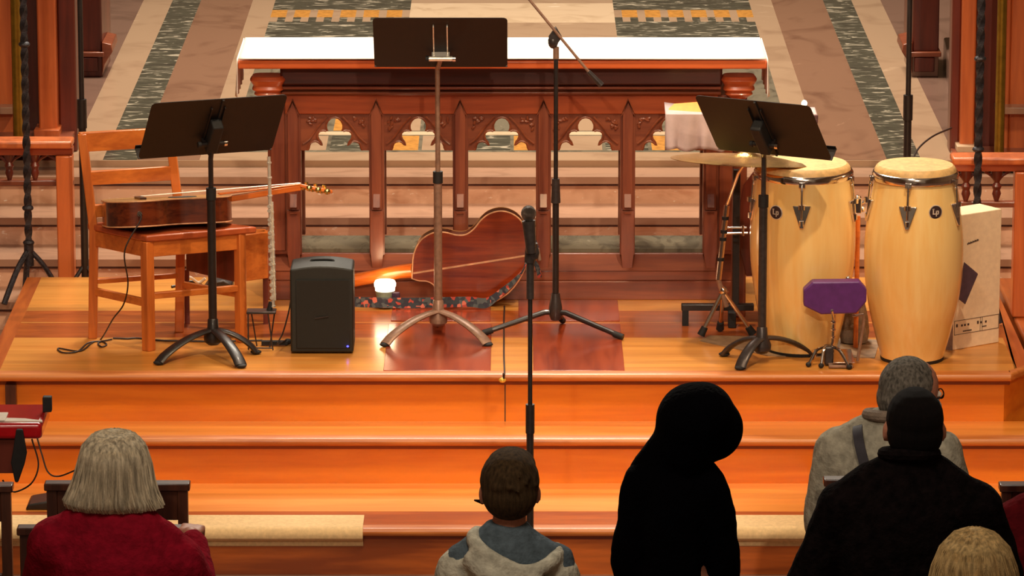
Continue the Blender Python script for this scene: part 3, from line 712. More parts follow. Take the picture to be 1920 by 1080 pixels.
# small cabinet behind the chair
k0, k1, k2 = P(350, 520, 18.30), P(446, 520, 18.20), P(503, 520, 18.28)
zt_ = P(0, 438, 18.250).z; zb_ = P(0, 527, 18.230).z
t2 = thing('side_cabinet', 'low orange wooden cabinet on legs half hidden behind the chair seat', 'cabinet', ((k0.x+k2.x)/2, 18.280, Z1))
MB().prism([(k1.x-.006, 18.200, zb_), (k2.x, 18.280, zb_), (k2.x, 18.320, zb_), (k1.x-.04, 18.240, zb_)], (0, 0, zt_-zb_)).build('side_panel', 'chairw', t2, bevel=.003)
MB().prism([(k0.x, 18.285, zb_+.03), (k1.x-.006, 18.205, zb_), (k1.x-.006, 18.220, zb_), (k0.x, 18.300, zb_+.03)], (0, 0, zt_-zb_-.03)).build('front_panel', 'stall_dk', t2, bevel=.002)  # same cabinet: front coloured dark as shaded, side panel orange as lit
MB().box(k0.x-.01, k2.x-.01, 18.290, 18.340, zt_-.02, zt_).build('top', 'chairw', t2, bevel=.003)
for x, y in ((k0.x+.0, 18.300), (k2.x-.012, 18.300)): MB().box(x-.01, x+.01, y-.01, y+.01, Z1, zb_+.03).build('leg', 'stall_dk', t2)
# guitar on the chair: local frame, axis along +x
go = P(318, 428, 17.86); zs = Z1+sh+.027
ang = math.atan2(.15, .62)
t3 = thing('acoustic_guitar', 'dark brown acoustic guitar lying face up across the chair seat, its head pointing right', 'guitar', (P(315, 428, 18.0).x, 18.005, zs+.006), ang); t3.rotation_euler = (R(-9), 0, ang)
gl = [(-.245, 0), (-.24, .09), (-.20, .155), (-.14, .185), (-.07, .17), (-.01, .125), (.04, .11), (.10, .125), (.16, .135), (.21, .11), (.24, .05), (.245, 0)]
full = gl+[(x, -y) for x, y in gl[::-1][1:-1]]
rg = arc([Vector((x, y*.86, 0)) for x, y in full]+[Vector((full[0][0], 0, 0))], 4)[:-1]
MB().prism(rg, (0, 0, .098)).build('body', 'g_side', t3, True, bevel=.003)
MB().prism([p+Vector((0, 0, .098)) for p in rg], (0, 0, .003)).build('top', 'g_top', t3, True)
for z in (.003, .098): MB().tube([p+Vector((0, 0, z)) for p in rg], .0028, 6, closed=True).build('binding', 'bind', t3, True)
b = MB(); b.lathe([(.055, 0), (.055, .002)], (.06, 0, .1005), 24); b.build('sound_hole', 'blkrub', t3, True)
b = MB(); b.box(-.115, -.09, -.07, .07, .101, .109); b.build('bridge', 'dkwood', t3, True)
b = MB(); b.prism([(.20, -.026, .103), (.52, -.022, .125), (.52, .022, .125), (.20, .026, .103)], (0, 0, .007)); b.prism([(.245, -.024, .075), (.52, -.02, .105), (.52, .02, .105), (.245, .024, .075)], (0, 0, .022)); nk = b.build('neck', 'g_neck', t3, True, bevel=.003)
b = MB()
for i in range(6): b.cyl((-.1, -.016+.0064*i, .112), (.52, -.016+.0064*i, .134), .0012, n=5)
b.build('strings', 'silver', t3, True)
b = MB(); b.prism([(.515, -.022, .118), (.64, -.034, .088), (.64, .034, .088), (.515, .022, .118)], (0, 0, .014)); hd = b.build('headstock', 'g_neck', t3, True, bevel=.003)
for i in range(3):
    for s in (-1, 1):
        x = .545+.035*i; z = .115-.008*i
        b = MB(); b.cyl((x, s*.026, z), (x, s*.044, z), .005, n=8); b.ell((x, s*.054, z-.001), (.0135, .011, .012), 10); b.cyl((x, s*.016, z+.005), (x, s*.016, z+.022), .0045, n=8); b.build('tuner', 'gold', hd, True)
MB().cyl((-.13, -.160, .052), (-.135, -.172, .052), .010, n=12).build('output_jack', 'chrome', t3, True)
j = mw(t3) @ Vector((-.135, -.172, .052))
def cable(name, pts, label, r=.003, mat='cable', cat='cable'):
    return tag(MB().tube(arc(pts, 10), r, 7).build(name, mat), label, cat)
fl = lambda px, py, z=Z1: G(px, py, z)+Vector((0, 0, .004))
cable('guitar_cable', [j+Vector((0, -.006, 0)), j+Vector((.004, -.03, -.02)), P(234, 470, 17.72), P(240, 530, 17.74), P(232, 570, 17.78), P(212, 598, 17.84), fl(190, 637), fl(172, 645), fl(150, 660), fl(110, 655), fl(118, 663), fl(145, 661), fl(165, 645), fl(190, 642), fl(200, 648), fl(190, 652), fl(185, 644), fl(210, 638)],
      'thin black cable dropping from the guitar on the chair and coiling at the chair foot')
cable('floor_cable', [fl(212, 636), fl(226, 636.5), fl(240, 634.8)+Vector((0,-.02,0)), fl(258, 636), fl(300, 640), fl(335, 641), fl(400, 642), fl(450, 641), fl(492, 640)], 'black cable running along the floor under the chair', .0035)
# loose gear under the chair
bx = P(400, 540, 18.9)
t = thing('effects_pedal', 'grey box with tangled leads at the back of the platform seen under the chair', 'pedal', (bx.x, 18.880, Z2))
MB().prism([(P(378, 530, 18.880).x, 18.860, Z2), (P(436, 530, 18.880).x, 18.860, Z2), (P(436, 530, 18.880).x, 18.860, Z2+.035), (P(420, 530, 18.880).x, 18.860, Z2+.05), (P(392, 530, 18.880).x, 18.860, Z2+.042)], (0, .12, 0)).build('housing', 'drkmet', t, bevel=.006)
MB().tube(arc([P(345, 528, 18.880), P(356, 520, 18.860), P(372, 530, 18.880), P(385, 522, 18.880)], 6), .006, 8).build('lead', 'paper', t)
MB().tube(arc([P(322, 538, 18.830), P(340, 534, 18.860), P(360, 528, 18.880), P(380, 536, 18.880)], 6), .006, 8).build('lead', 'cable', t)

# ================================================================== FLUTE + STAND
Yf_ = 17.87
b0 = G(511, 655, Z1)
t = thing('flute_stand', 'small dark folding stand with thin legs holding up the flute', 'stand', (P(505, 600, Yf_).x, Yf_, Z1))
zp = P(0, 583, Yf_).z
b = MB(); b.box(P(463, 583, Yf_).x, P(518, 583, Yf_).x, Yf_-.035, Yf_+.03, zp-.005, zp+.004); b.build('plate', 'drkmet', t, bevel=.002)
for (a, c, y0, y1) in ((466, 466, -.03, -.035), (503, 512, -.03, -.04), (515, 505, .02, .0), (470, 480, .02, .03)):
    MB().cyl((P(a, 583, Yf_).x, Yf_+y0, zp), (P(c, 583, Yf_).x, Yf_+y1, Z1+.004), .0028, n=8).build('leg', 'drkmet', t)
MB().cyl(P(505, 583, Yf_), P(508, 566, Yf_), .012, .008, 12).build('peg', 'blkrub', t)
MB().tube([(P(466, 655, Yf_).x, Yf_-.035, Z1+.012), (P(512, 655, Yf_).x, Yf_-.04, Z1+.012)], .003, 6).build('cross_bar', 'drkmet', t)
f0, f1 = P(512, 574, Yf_), P(504, 294, Yf_)
t = thing('flute', 'silver flute standing upright on its stand before the altar\'s left end', 'flute', f0)
fp = lambda s, o=0: f0.lerp(f1, s)
MB().cyl(fp(0), fp(.20), .0072, n=16).build('foot_joint', 'silver', t)
MB().cyl(fp(.20), fp(.74), .0075, n=16).build('body', 'silver', t)
MB().cyl(fp(.74), fp(1), .0068, n=16).build('head_joint', 'silver', t)
for s in (.0, .2, .74, .86, .96): MB().cyl(fp(s)-Vector((0, 0, .003)), fp(s)+Vector((0, 0, .003)), .0095, n=16).build('ring', 'silver', t)
for i in range(15):
    s = .06+.62*i/14+.008*math.sin(i*3)
    c = fp(s)+Vector((-.003, -.008, 0)); MB().cyl(c, c+Vector((-.001, -.005, 0)), .0075, n=12).build('key', 'silver', t)
MB().cyl(fp(.04)+Vector((.010, -.003, 0)), fp(.70)+Vector((.010, -.003, 0)), .0028, n=8).build('key_rod', 'silver', t)
b = MB()
for i in range(12): b.ell(fp(.08+.05*i)+Vector((.010, -.003, 0)), (.0045, .0045, .006), 8)
b.build('rod_post', 'silver', t)
t = tag(MB().obox(G(515, 648, Z1)+Vector((0, 0, .012)), (.05, 0, 0), (0, .012, 0), (0, 0, .007)).ell(G(540, 646, Z1)+Vector((0, 0, .012)), (.016, .014, .012), 10).build('power_strip', 'blkrub'), 'small black connector bar with plugs at the foot of the flute stand', 'power strip')
cable('plug_cable', [G(538, 646, Z1)+Vector((0, 0, .02)), P(520, 645, 17.80), P(530, 625, 17.84), P(540, 590, 17.88), P(546, 560, 17.92)], 'thin black cable rising beside the speaker from the connector bar')

# ================================================================== CONGAS
def conga(label, px, hpx, prof, D, z0, ztop, lugs, logo):
    cx = P(px, 450, D).x; c = Vector((cx, D, z0))
    t = thing('conga_drum', label, 'conga drum', c)
    sc = lambda w: w*D*1.0245/9000
    n = len(prof); pr = []
    keys = [(P(0, y, D).z-z0, sc(w)) for y, w in prof][::-1]     # bottom up
    keys[0] = (0.0, keys[0][1])
    # smooth
    pts = arc([Vector((r, 0, z)) for z, r in keys], 8); pr = [(p.x, p.z) for p in pts]
    MB().lathe(pr, c, 64).build('shell', 'conga', t)
    zr = keys[-1][0]; rr = sc(hpx)
    b = MB(); b.lathe([(rr*.93, zr-.012), (rr*.985, zr-.010), (rr*1.0, zr-.004), (rr*1.0, zr+.012), (rr*.975, zr+.02), (rr*.95, zr+.022), (rr*.94, zr+.01)], c, 56); rim = b.build('rim', 'chrome', t)
    b = MB(); ht = zr+.045; b.lathe([(rr*.95, zr-.004), (rr*.955, zr+.012), (rr*.935, zr+.03), (rr*.90, ht-.006), (rr*.86, ht), (.001, ht+.004)], c, 56); b.build('head', 'skin_h', t)
    MB().lathe([(keys[0][1]+.002, 0), (keys[0][1]+.003, .002), (keys[0][1]+.004, .012), (keys[0][1]+.002, .014)], c, 48).build('base_band', 'blkrub', t)
    def rad(z):
        for (r0, za), (r1, zb) in zip(pr, pr[1:]):
            if za <= z <= zb: return r0+(r1-r0)*(z-za)/max(zb-za, 1e-6)
        return pr[-1][0]
    for a in lugs:
        d = Vector((math.sin(R(a)), -math.cos(R(a)), 0)); s = Vector((math.cos(R(a)), math.sin(R(a)), 0))
        zt_ = zr-.085; zb = zr-.170; r0 = rad(zt_)+.001; r1 = rad(zb)+.001
        p = lambda u, z, r, o=0: c+d*(r+o)+s*u+up*z
        b = MB(); b.prism([p(-.034, zt_, r0-.004), p(.034, zt_, r0-.004), p(.007, zb, r1), p(-.007, zb, r1)], d*.008)
        pl = b.build('lug_plate', 'chrome', t, bevel=.002)
        b = MB(); b.cyl(p(0, zt_-.012, r0, .012), p(0, zt_+.006, r0, .012), .013, n=12); b.build('lug_socket', 'chrome', pl)
        b = MB(); b.cyl(p(0, zr-.002, rr, .006), p(0, zt_-.05, r0, .012), .0045, n=8); b.obox(p(0, zr-.006, rr, .004), s*.012, d*.006, up*.010); b.ell(p(0, zr-.028, rr, .006), (.007,)*3, 8)
        b.build('tuning_hook', 'chrome', t, bevel=.001)
        b = MB(); b.cyl(p(0, zt_-.055, r0, .012), p(0, zt_-.075, r0, .012), .009, n=6); b.build('tuning_nut', 'chrome', t)
    a = logo; d = Vector((math.sin(R(a)), -math.cos(R(a)), 0)); s = Vector((math.cos(R(a)), math.sin(R(a)), 0)); zl = P(0, 382, D).z-z0
    q = c+d*(rad(zl)-.0005)+up*zl
    b = MB(); b.lathe([(.0275, 0), (.0275, .003), (.024, .0035)], q, 32, d); lg = b.build('badge', 'logow', t)
    MB().lathe([(.0245, .003), (.0245, .0042)], q, 32, d).build('badge_disc', 'ggreen', lg)
    b = MB(); f = lambda u, w: q+d*.0046+s*u+up*w
    def bar(u0, u1, w0, w1): b.prism([f(u0, w0), f(u1, w0), f(u1, w1), f(u0, w1)], d*.0012)
    bar(-.013, -.0085, -.006, .014); bar(-.015, -.0065, .011, .014); bar(-.013, .000, -.008, -.0045)          # L
    bar(.000, .0045, -.016, .006); bar(.000, .011, .0025, .006); bar(.0085, .0125, -.006, .004); bar(.003, .011, -.009, -.0055)   # p
    b.build('badge_letters', 'logow', lg)
    return t, c, rad, zr, rr
cgR = conga('right-hand pale wooden conga with chrome rim, standing nearer the white cardboard box', 1714, 81,
      [(330, 75), (345, 78), (380, 84), (430, 91), (470, 93), (520, 91), (570, 84), (620, 72), (660, 61), (672, 58)], 17.71, Z1, 0, [-13.5, 58.5, 130.5, 202.5, -85.5], 22)
cgL = conga('left-hand pale wooden conga with chrome rim, partly behind the tilted music stand', 1505, 93,
      [(326, 92), (340, 93), (380, 97), (430, 99), (480, 98), (530, 92), (580, 83), (620, 74), (648, 66)], 17.86, Z1, 0, [-5, 67, 139, 211, -77], -34)
# connecting clamp
b = MB(); p0 = P(1605, 384, 17.80); b.box(p0.x-.015, p0.x+.02, 17.78, 17.82, p0.z-.03, p0.z+.03); b.ell(P(1608, 372, 17.79), (.012, .012, .014), 10); b.ell(P(1618, 392, 17.79), (.010, .012, .012), 10); b.cyl(P(1597, 390, 17.8), P(1622, 378, 17.8), .007, n=10)
tag(b.build('drum_clamp', 'chrome', bevel=.003), 'chrome clamp joining the two congas just below their rims', 'clamp')
tag(MB().cyl(P(1609, 405, 17.88), (P(1605, 600, 17.88).x, 17.88, Z1), .009, n=10).build('drum_stand_leg', 'chairw'), 'thin brown upright rod between the two congas', 'rod')

# gajate style pedal with purple block
hp = G(1565, 688, Z1)
t = thing('foot_pedal', 'chrome foot pedal holding up a purple percussion block before the left conga', 'pedal', (hp.x, 17.60, Z1))
Yp = 17.60; q = lambda px, py, Y=Yp: P(px, py, Y)
pts = [(1507, 545), (1524, 529), (1612, 528), (1625, 543), (1625, 566), (1606, 588), (1540, 590), (1507, 574)]
MB().prism([q(*a, 17.57) for a in pts], (0, .06, 0)).build('block', 'purple', t, bevel=.006, seg=3)
b = MB(); b.cyl(q(1560, 582, 17.565), q(1563, 600), .006, n=10)
b.tube([q(1563, 590), q(1562, 640), q(1556, 660)], .008, 10)
for y in (604, 618, 632): b.ell(q(1562, y), (.0115, .0115, .008), 10)
b.build('post', 'chrome', t)
b = MB(); b.box(q(1555, 0).x, q(1572, 0).x, Yp-.02, Yp+.03, Z1+.004, Z1+.075); b.build('hub', 'drkmet', t, bevel=.006)
for (x1, x2, y1) in ((1550, 1538, -.05), (1560, 1590, -.07), (1545, 1515, -.03)):
    MB().tube(arc([q(x1, 650), q((x1+x2)/2, 658, Yp+y1/2), Vector((q(x2, 680).x, Yp+y1, Z1+.008))], 6), .006, 8).build('claw', 'chrome', t)
    MB().ell((q(x2, 680).x, Yp+y1, Z1+.010), (.011, .011, .010), 10).build('foot', 'blkrub', t)
b = MB(); b.obox((q(1585, 0).x, Yp+.0, Z1+.008), (.045, 0, 0), (0, .06, 0), (0, 0, .005)); b.build('base_plate', 'greymet', t, bevel=.002)
b = MB(); b.tube([q(1598, 592, Yp+.03), q(1618, 590, Yp+.03), q(1620, 600, Yp+.03), (q(1620, 0).x, Yp+.03, Z1+.01)], .006, 8); b.build('frame', 'greymet', t)
b = MB(); b.prism([(q(1570, 0).x, Yp-.055, Z1+.02), (q(1612, 0).x, Yp-.055, Z1+.02), (q(1608, 0).x, Yp+.06, Z1+.045), (q(1576, 0).x, Yp+.06, Z1+.045)], (0, 0, .004)); b.build('treadle', 'chrome', t, bevel=.001)
b = MB(); b.cyl(q(1525, 655), q(1530, 668), .008, n=8); b.cyl(q(1528, 668), q(1518, 684), .005, n=8); b.build('wing_screw', 'chrome', t)
MB().ell(P(1590, 522, 17.66), (.011, .011, .011), 12).build('knob', 'chrome', t)
# grey bag between congas, mat
b = MB(); b.loft([(Z1+.008, 1.315, 17.98, .052, .06), (Z1+.05, 1.315, 17.98, .058, .066), (Z1+.10, 1.316, 17.98, .052, .06), (Z1+.16, 1.32, 17.98, .034, .04)], 20, .7)
tag(b.build('fabric_bag', 'greycloth'), 'grey brown soft bag slumped on the floor between the two congas', 'bag')
a = [G(1312, 640, Z1), G(1440, 668, Z1), G(1640, 672, Z1), G(1650, 638, Z1), G(1330, 630, Z1)]
tag(MB().prism([p for p in a], (0, 0, .003)).build('floor_mat', 'mat'), 'grey mat spread beneath the congas and the cymbal stand', 'mat')

# ================================================================== CYMBAL
t = thing('cymbal_stand', 'chrome tripod cymbal stand between the altar and the left conga', 'cymbal stand', (P(1350, 0, 18.06).x, 18.06, Z1))
ytp = 18.06
top_ = P(1396, 306, ytp); q = lambda px, py, Y=ytp: P(px, py, Y)
MB().tube([q(1398, 304, 17.95), q(1384, 325, 18.0), q(1363, 385)], .006, 10).build('upper_tube', 'chrome', t)
MB().cyl(q(1363, 385), q(1347, 524), .011, n=14).build('middle_tube', 'chrome', t)
for y in (409, 434, 448, 486): 
    x = 1363-(y-385)*16/139; MB().cyl(q(x, y-3), q(x, y+3), .0135, n=14).build('joint', 'blkrub', t)
b = MB(); b.cyl(q(1364, 427), q(1400, 427), .004, n=8); b.cyl(q(1361, 438), q(1402, 437), .004, n=8); b.cyl(q(1393, 422), q(1393, 442), .005, n=8); b.build('brace', 'chrome', t)
MB().cyl(q(1347, 524), q(1362, 575), .010, n=12).build('lower_tube', 'greymet', t)
b = MB(); b.ell(q(1356, 545), (.016, .016, .02), 12); b.ell(q(1357, 547), (.02, .01, .01), 8); b.build('hub', 'chrome', t)
for (fx, fy) in ((1314, 634), (1412, 632), (1350, 622)):
    f = G(fx, fy, Z1)+up*.012; f.y = min(f.y, 18.2)
    MB().cyl(q(1356, 545), f, .0085, n=10).build('leg', 'chrome', t); d = (q(1356, 545)-f).normalized()
    MB().cyl(f, f+d*.035, .016, .013, n=12).build('rubber_foot', 'blkrub', t)
nrm = Vector((.04, .11, 1)).normalized()
cy = thing('cymbal', 'large bronze ride cymbal tilted above the left conga', 'cymbal', top_)
b = MB(); b.lathe([(.001, .028), (.025, .026), (.045, .017), (.05, .014), (.15, .008), (.24, .002), (.29, -.006), (.29, -.0075), (.15, .0065), (.05, .012), (.002, .02)], q(1400, 298, 17.95), 64, nrm); b.build('plate', 'bronze', cy)
MB().cyl(q(1400, 298, 17.95)+nrm*.02, q(1400, 298, 17.95)+nrm*.045, .007, n=10).build('felt', 'greycloth', cy)
# black base stand behind
t = thing('keyboard_stand', 'black flat-footed post stand behind the cymbal stand', 'stand', (P(1390, 0, 18.270).x, 18.260, Z1))
x0 = P(1385, 0, 18.270).x
MB().box(P(1282, 0, 18.270).x, P(1420, 0, 18.270).x, 18.260, 18.295, Z1+.06, Z1+.085).build('cross_foot', 'blk', t, bevel=.003)
MB().box(x0-.014, x0+.014, 18.265, 18.290, Z1+.06, Z1+.62).build('upright', 'blk', t, bevel=.003)
MB().box(x0-.03, x0+.0, 18.220, 18.270, Z1, Z1+.062).build('foot_block', 'blkrub', t, bevel=.003)
MB().box(P(1284, 0, 18.270).x, P(1296, 0, 18.270).x, 18.260, 18.295, Z1, Z1+.062).build('end_foot', 'blkrub', t)

# ================================================================== CREDENCE TABLE
Yt = 18.440
tx0, tx1 = P(1248, 0, Yt).x, P(1533, 0, Yt).x
zt_ = P(0, 214, Yt-.05).z
t = thing('side_table', 'mahogany pedestal table under a white cloth at the altar\'s right end', 'table', ((tx0+tx1)/2, Yt, Z2))
MB().box(tx0+.01, tx1-.01, 18.390, 18.515, zt_-.025, zt_-.003).build('table_top', 'mahog', t, bevel=.004)
for x in (P(1390, 0, Yt).x, P(1500, 0, Yt).x): MB().box(x-.028, x+.028, 18.410, 18.480, Z2, zt_-.02).build('leg', 'mahogZ', t, bevel=.006)
MB().prism([(P(1405, 0, 18.380).x, 18.400, P(0, 520, 18.380).z), (P(1383, 0, 18.380).x, 18.400, P(0, 430, 18.380).z), (P(1398, 0, 18.380).x, 18.400, P(0, 350, 18.380).z), (P(1420, 0, 18.380).x, 18.400, P(0, 320, 18.380).z), (P(1430, 0, 18.380).x, 18.400, P(0, 520, 18.380).z)], (0, .012, 0)).build('brace', 'stall_dk', t, bevel=.003)
# cloth
b = MB(); n = 80; rows = 10; vs = []
for i in range(n+1):
    u = i/n; x = tx0+(tx1-tx0)*u
    vs.append((x, 18.520, zt_+.001+.02*(u < .25)*(1-u*4)))
    for k in range(rows+1):
        q_ = k/rows; hang = .135 if u < .45 else (.135-.12*min(1, (u-.45)*3))
        fold_ = .012*q_*(math.sin(u*55)+.6*math.sin(u*23+1))
        vs.append((x+.006*q_*math.sin(u*40), 18.380-.006-fold_-.02*q_, zt_-hang*q_+.006*math.sin(u*31)*q_))
L = rows+2
b.add(vs, [(i*L+k, i*L+k+1, (i+1)*L+k+1, (i+1)*L+k) for i in range(n) for k in range(L-1)])
o = b.build('table_cloth', 'tbl_cloth', smooth=60); sd = o.modifiers.new('solid', 'SOLIDIFY'); sd.thickness = .003; sd.offset = 1
tag(o, 'crumpled white cloth hanging in folds over the small table beside the altar', 'tablecloth')
b = MB(); g = [P(1252, 226, 18.40), P(1254, 212, 18.43), P(1264, 203, 18.47), P(1318, 199, 18.50), P(1322, 216, 18.42)]
b.prism([Vector((p.x, p.y, p.z+.014)) for p in g], (0, .004, .004)); tag(b.build('folded_napkin', 'goldcl', bevel=.002), 'golden orange folded cloth lit on the left of the small table', 'napkin')
c = P(1508, 196, 18.470); c.z = zt_+.004
t = thing('tea_light', 'tiny glowing candle on the right corner of the small table', 'candle', c)
MB().cyl(c, c+up*.012, .016, n=16).build('cup', 'paper', t); MB().ell(c+up*.024, (.011, .011, .013), 12).build('flame', 'flame', t)
tag(MB().prism([(P(1488, 0, 18.380).x, 18.365, zt_-.004), (P(1537, 0, 18.380).x, 18.365, zt_+.001), (P(1536, 0, 18.380).x, 18.365, zt_-.035), (P(1520, 0, 18.380).x, 18.365, zt_-.05), (P(1512, 0, 18.380).x, 18.365, zt_-.09), (P(1490, 0, 18.380).x, 18.365, zt_-.07)], (0, .012, 0)).build('purple_cloth', plain('dull purple cloth', (96, 66, 70), .85), bevel=.004), 'dull purple cloth hanging over the right corner of the small table', 'cloth')

# ================================================================== CARDBOARD BOX
a = G(1786, 657, Z1); c = G(1873, 642, Z1); zt_ = a.z+ (P(0, 405, a.y).z-Z1)
t = thing('cardboard_box', 'tall white cardboard box with printed marks standing behind the right conga', 'box', ((a.x+c.x)/2, a.y+.1, Z1))
dv = (c-a); nv = Vector((-dv.y, dv.x, 0)).normalized()
bw = [a, c, c+nv*.13, a+nv*.13]
MB().prism([p for p in bw], (0, 0, zt_-Z1)).build('carton', 'card', t, bevel=.003)
MB().prism([a-nv*.0005-dv.normalized()*.022+nv*.03, a-nv*.0, a+nv*.03, a-dv.normalized()*.022+nv*.06], (0, 0, (zt_-Z1)*.86)).build('side_flap', 'cardside', t)
du = dv.normalized(); fr = lambda u, z: a+du*u-nv*.0012+up*z
Wd = dv.length; b = MB()
def mark(u0, u1, z0, z1): b.prism([fr(u0, z0), fr(u1, z0), fr(u1, z1), fr(u0, z1)], nv*.001)
for z in (.058, .112): mark(.006, Wd-.004, z, z+.0015)
for u in (.006, Wd*.58, Wd*.62, Wd-.006): mark(u, u+.0015, .058, .112)
for i, u in enumerate((.015, .04, .055, .072, .12, .135, .16)): mark(u, u+.008, .088, .088+(.012 if i in (0, 4) else .008))
for i in range(8): mark(.05+i*.0055, .054+i*.0055, .066, .071)
for i in range(4): mark(.145+i*.006, .149+i*.006, .072, .077)
b.build('printed_label', 'ink', t); b = MB()
for i in range(11): mark(.062+i*.0053, .066+i*.0053, .405+i*.0009, .4105+i*.0009+.002*(i % 2))
b.build('printed_word', 'ink', t)
pts = [P(1808, 492, 17.76), P(1834, 514, 17.76), P(1810, 571, 17.76), P(1796, 560, 17.76)]
tag(MB().prism(pts, (0, .012, 0)).build('folder', plain('dark plum folder', (70, 46, 58), .6), bevel=.002), 'dark plum folder corner sticking out between the right conga and the box', 'folder')

# ================================================================== CABLE down the platform middle
cable('platform_cable', [fl(946, 576, Z2), fl(945, 600), fl(945, 640), fl(945, 670), fl(946, 702), G(944, 703, Z1)+Vector((0, -.006, .006)), P(945, 712, 17.435)], 'thin dark cable running straight down the platform between two reddish floor panels', .0035)
tag(MB().ell(P(942, 713, 17.437), (.014, .008, .010), 12).build('brass_clip', plain('pale brass', (226, 190, 80), .3, .3)), 'small brass clip on the platform edge where the cable ends', 'clip')

# ================================================================== STALLS, RAILS, POLES (left and right)
def rail(side, xa_, xb_, Y, ytop, ybot, posts, zfoot, label):
    # xa_..xb_: px span, posts: px list
    t = thing('communion_rail', label, 'railing', (P((xa_+xb_)/2, 0, Y).x, Y, zfoot))
    X0, X1 = P(xa_, 0, Y).x, P(xb_, 0, Y).x
    zt_, zu = P(0, ytop, Y).z, P(0, ytop+28, Y).z
    MB().box(X0, X1, Y-.05, Y+.08, zt_-.03, zt_).build('handrail', 'stallZ', t, bevel=.008)
    MB().box(X0, X1, Y-.02, Y+.05, zu, zt_-.03).build('upper_rail', 'mahog_lt', t, bevel=.005)
    zl = P(0, ybot, Y).z
    MB().box(X0, X1, Y-.01, Y+.03, zl-.022, zl).build('lower_rail', 'mahog', t, bevel=.004)
    nb = max(3, int((X1-X0)/.105))
    for i in range(nb):
        x = X0+(X1-X0)*(i+.5)/nb
        b = MB(); pr = [(.008, 0), (.018, .03), (.014, .045), (.020, .06), (.011, .075), (.02, .095), (.024, zu-zl)]
        pr = [(r, min(z, zu-zl)) for r, z in pr]; b.lathe(pr, (x, Y+.01, zl), 12)
        for s in (-1, 1): b.tube(arc([(x, Y+.01, zu-.05), (x+s*.022, Y+.01, zu-.022), (x+s*.05, Y+.01, zu-.004)], 5), .006, 6)
        b.build('baluster', 'stall_dk', t)
    for px in posts:
        x = P(px, 0, Y).x; MB().box(x-.034, x+.034, Y-.035, Y+.045, zfoot, zu).build('post', 'stallZ', t, bevel=.006)
    return t
rail(-1, -160, 131, 19.36, 262, 338, (115, -110), .441, 'carved orange wooden communion rail at the left edge behind the black tripod stand')
rail(1, 1790, 2080, 18.45, 292, 378, (1926, 2050), .548, 'carved orange wooden communion rail at the right edge behind the cardboard box')
def stall(cols, Y, zb, label, ledge=None, yb2=None):
    t = thing('choir_stall', label, 'choir stall', (P(cols[0][0], 0, Y).x, Y, zb))
    for (a, c, dy, m, z0) in cols:
        MB().box(P(a, 0, Y).x, P(c, 0, Y).x, Y+dy, Y+dy+.12, z0, 3.4).build('panel' if c-a > 40 else 'column', m, t, bevel=.008)
    if ledge:
        for (a, c, y0, y1, d, m) in ledge: MB().box(P(a, 0, Y).x, P(c, 0, Y).x, Y-d, Y+.1, P(0, y1, Y).z, P(0, y0, Y).z).build('ledge', m, t, bevel=.003)
    return t
zL = .827
stall([(-160, 22, .06, 'stallZ', zL), (22, 68, .12, 'stall_dk', zL), (68, 103, 0, 'stallZ', zL), (103, 137, .08, 'stall_dk', zL)], 20.35, zL,
      'tall orange choir stall end with a bright column at the left edge', [(-160, 22, 200, 213, .02, 'pinktread'), (-160, 132, 252, 268, .26, 'mahog'), (60, 108, 240, 256, .05, 'stallZ')])
stall([(2080, 1900, .06, 'stallZ', zL), (1884, 1900, .06, 'stallZ', zL), (1845, 1884, .12, 'stall_dk', zL), (1805, 1832, 0, 'stallZ', zL), (1832, 1845, .05, 'stall_dk', zL), (1788, 1806, .05, 'stall_dk', zL)][1:]+[(1900, 2080, .06, 'stallZ', zL)], 20.35, zL,
      'tall orange choir stall end with a bright column at the right edge', [(1872, 2080, 200, 213, .02, 'pinktread'), (1798, 1842, 270, 282, .05, 'cream_st'), (1790, 2080, 282, 300, .26, 'mahog')])
# far benches with scroll profile
def bench(xa_, xb_, yb_, Y, label, s):
    X0, X1 = P(xa_, 0, Y).x, P(xb_, 0, Y).x
    t = thing('choir_bench', label, 'bench', ((X0+X1)/2, Y, ZS))
    z = lambda y: P(0, y, Y).z
    MB().box(X0, X1, Y, Y+.5, z(97), 3.4).build('backrest', 'stall_dk', t, bevel=.008)
    MB().box(X0-.01, X1+.01, Y-.03, Y+.5, z(105), z(96)).build('ledge', 'mahog', t, bevel=.004)
    MB().box(X0, X1, Y, Y+.45, ZS, z(105)).build('base', 'mauve' if s > 0 else 'stall_dk', t, bevel=.004)
    MB().box(X0+.01, X1-.02, Y-.012, Y, z(134), z(107)).build('toe_panel', 'stall_dk', t, bevel=.004)
    xe = X1 if s < 0 else X0
    b = MB(); b.prism([(xe, Y-.02, z(78)), (xe+.045*(-s), Y-.02, z(82)), (xe+.05*(-s), Y-.02, z(96)), (xe+.03*(-s), Y-.02, z(108)), (xe+.012*(-s), Y-.02, z(120)), (xe, Y-.02, z(138))], (0, .3, 0)); b.build('armrest', 'mahog', t, bevel=.004)
    return t
bench(100, 190, 138, 22.3, 'dark red wooden choir bench end far back on the left of the marble floor', -1)
bench(1712, 1762, 135, 22.3, 'dark red wooden choir bench end far back on the right of the marble floor', 1)
b = MB(); X = P(1766, 0, 22).x
b.prism([G(1768, 120, ZS), G(1795, 235, ZS), G(1840, 235, ZS), G(1840, 120, ZS)], (0, 0, .13)); struct(b.build('trim_6', 'mauve', bevel=.01))

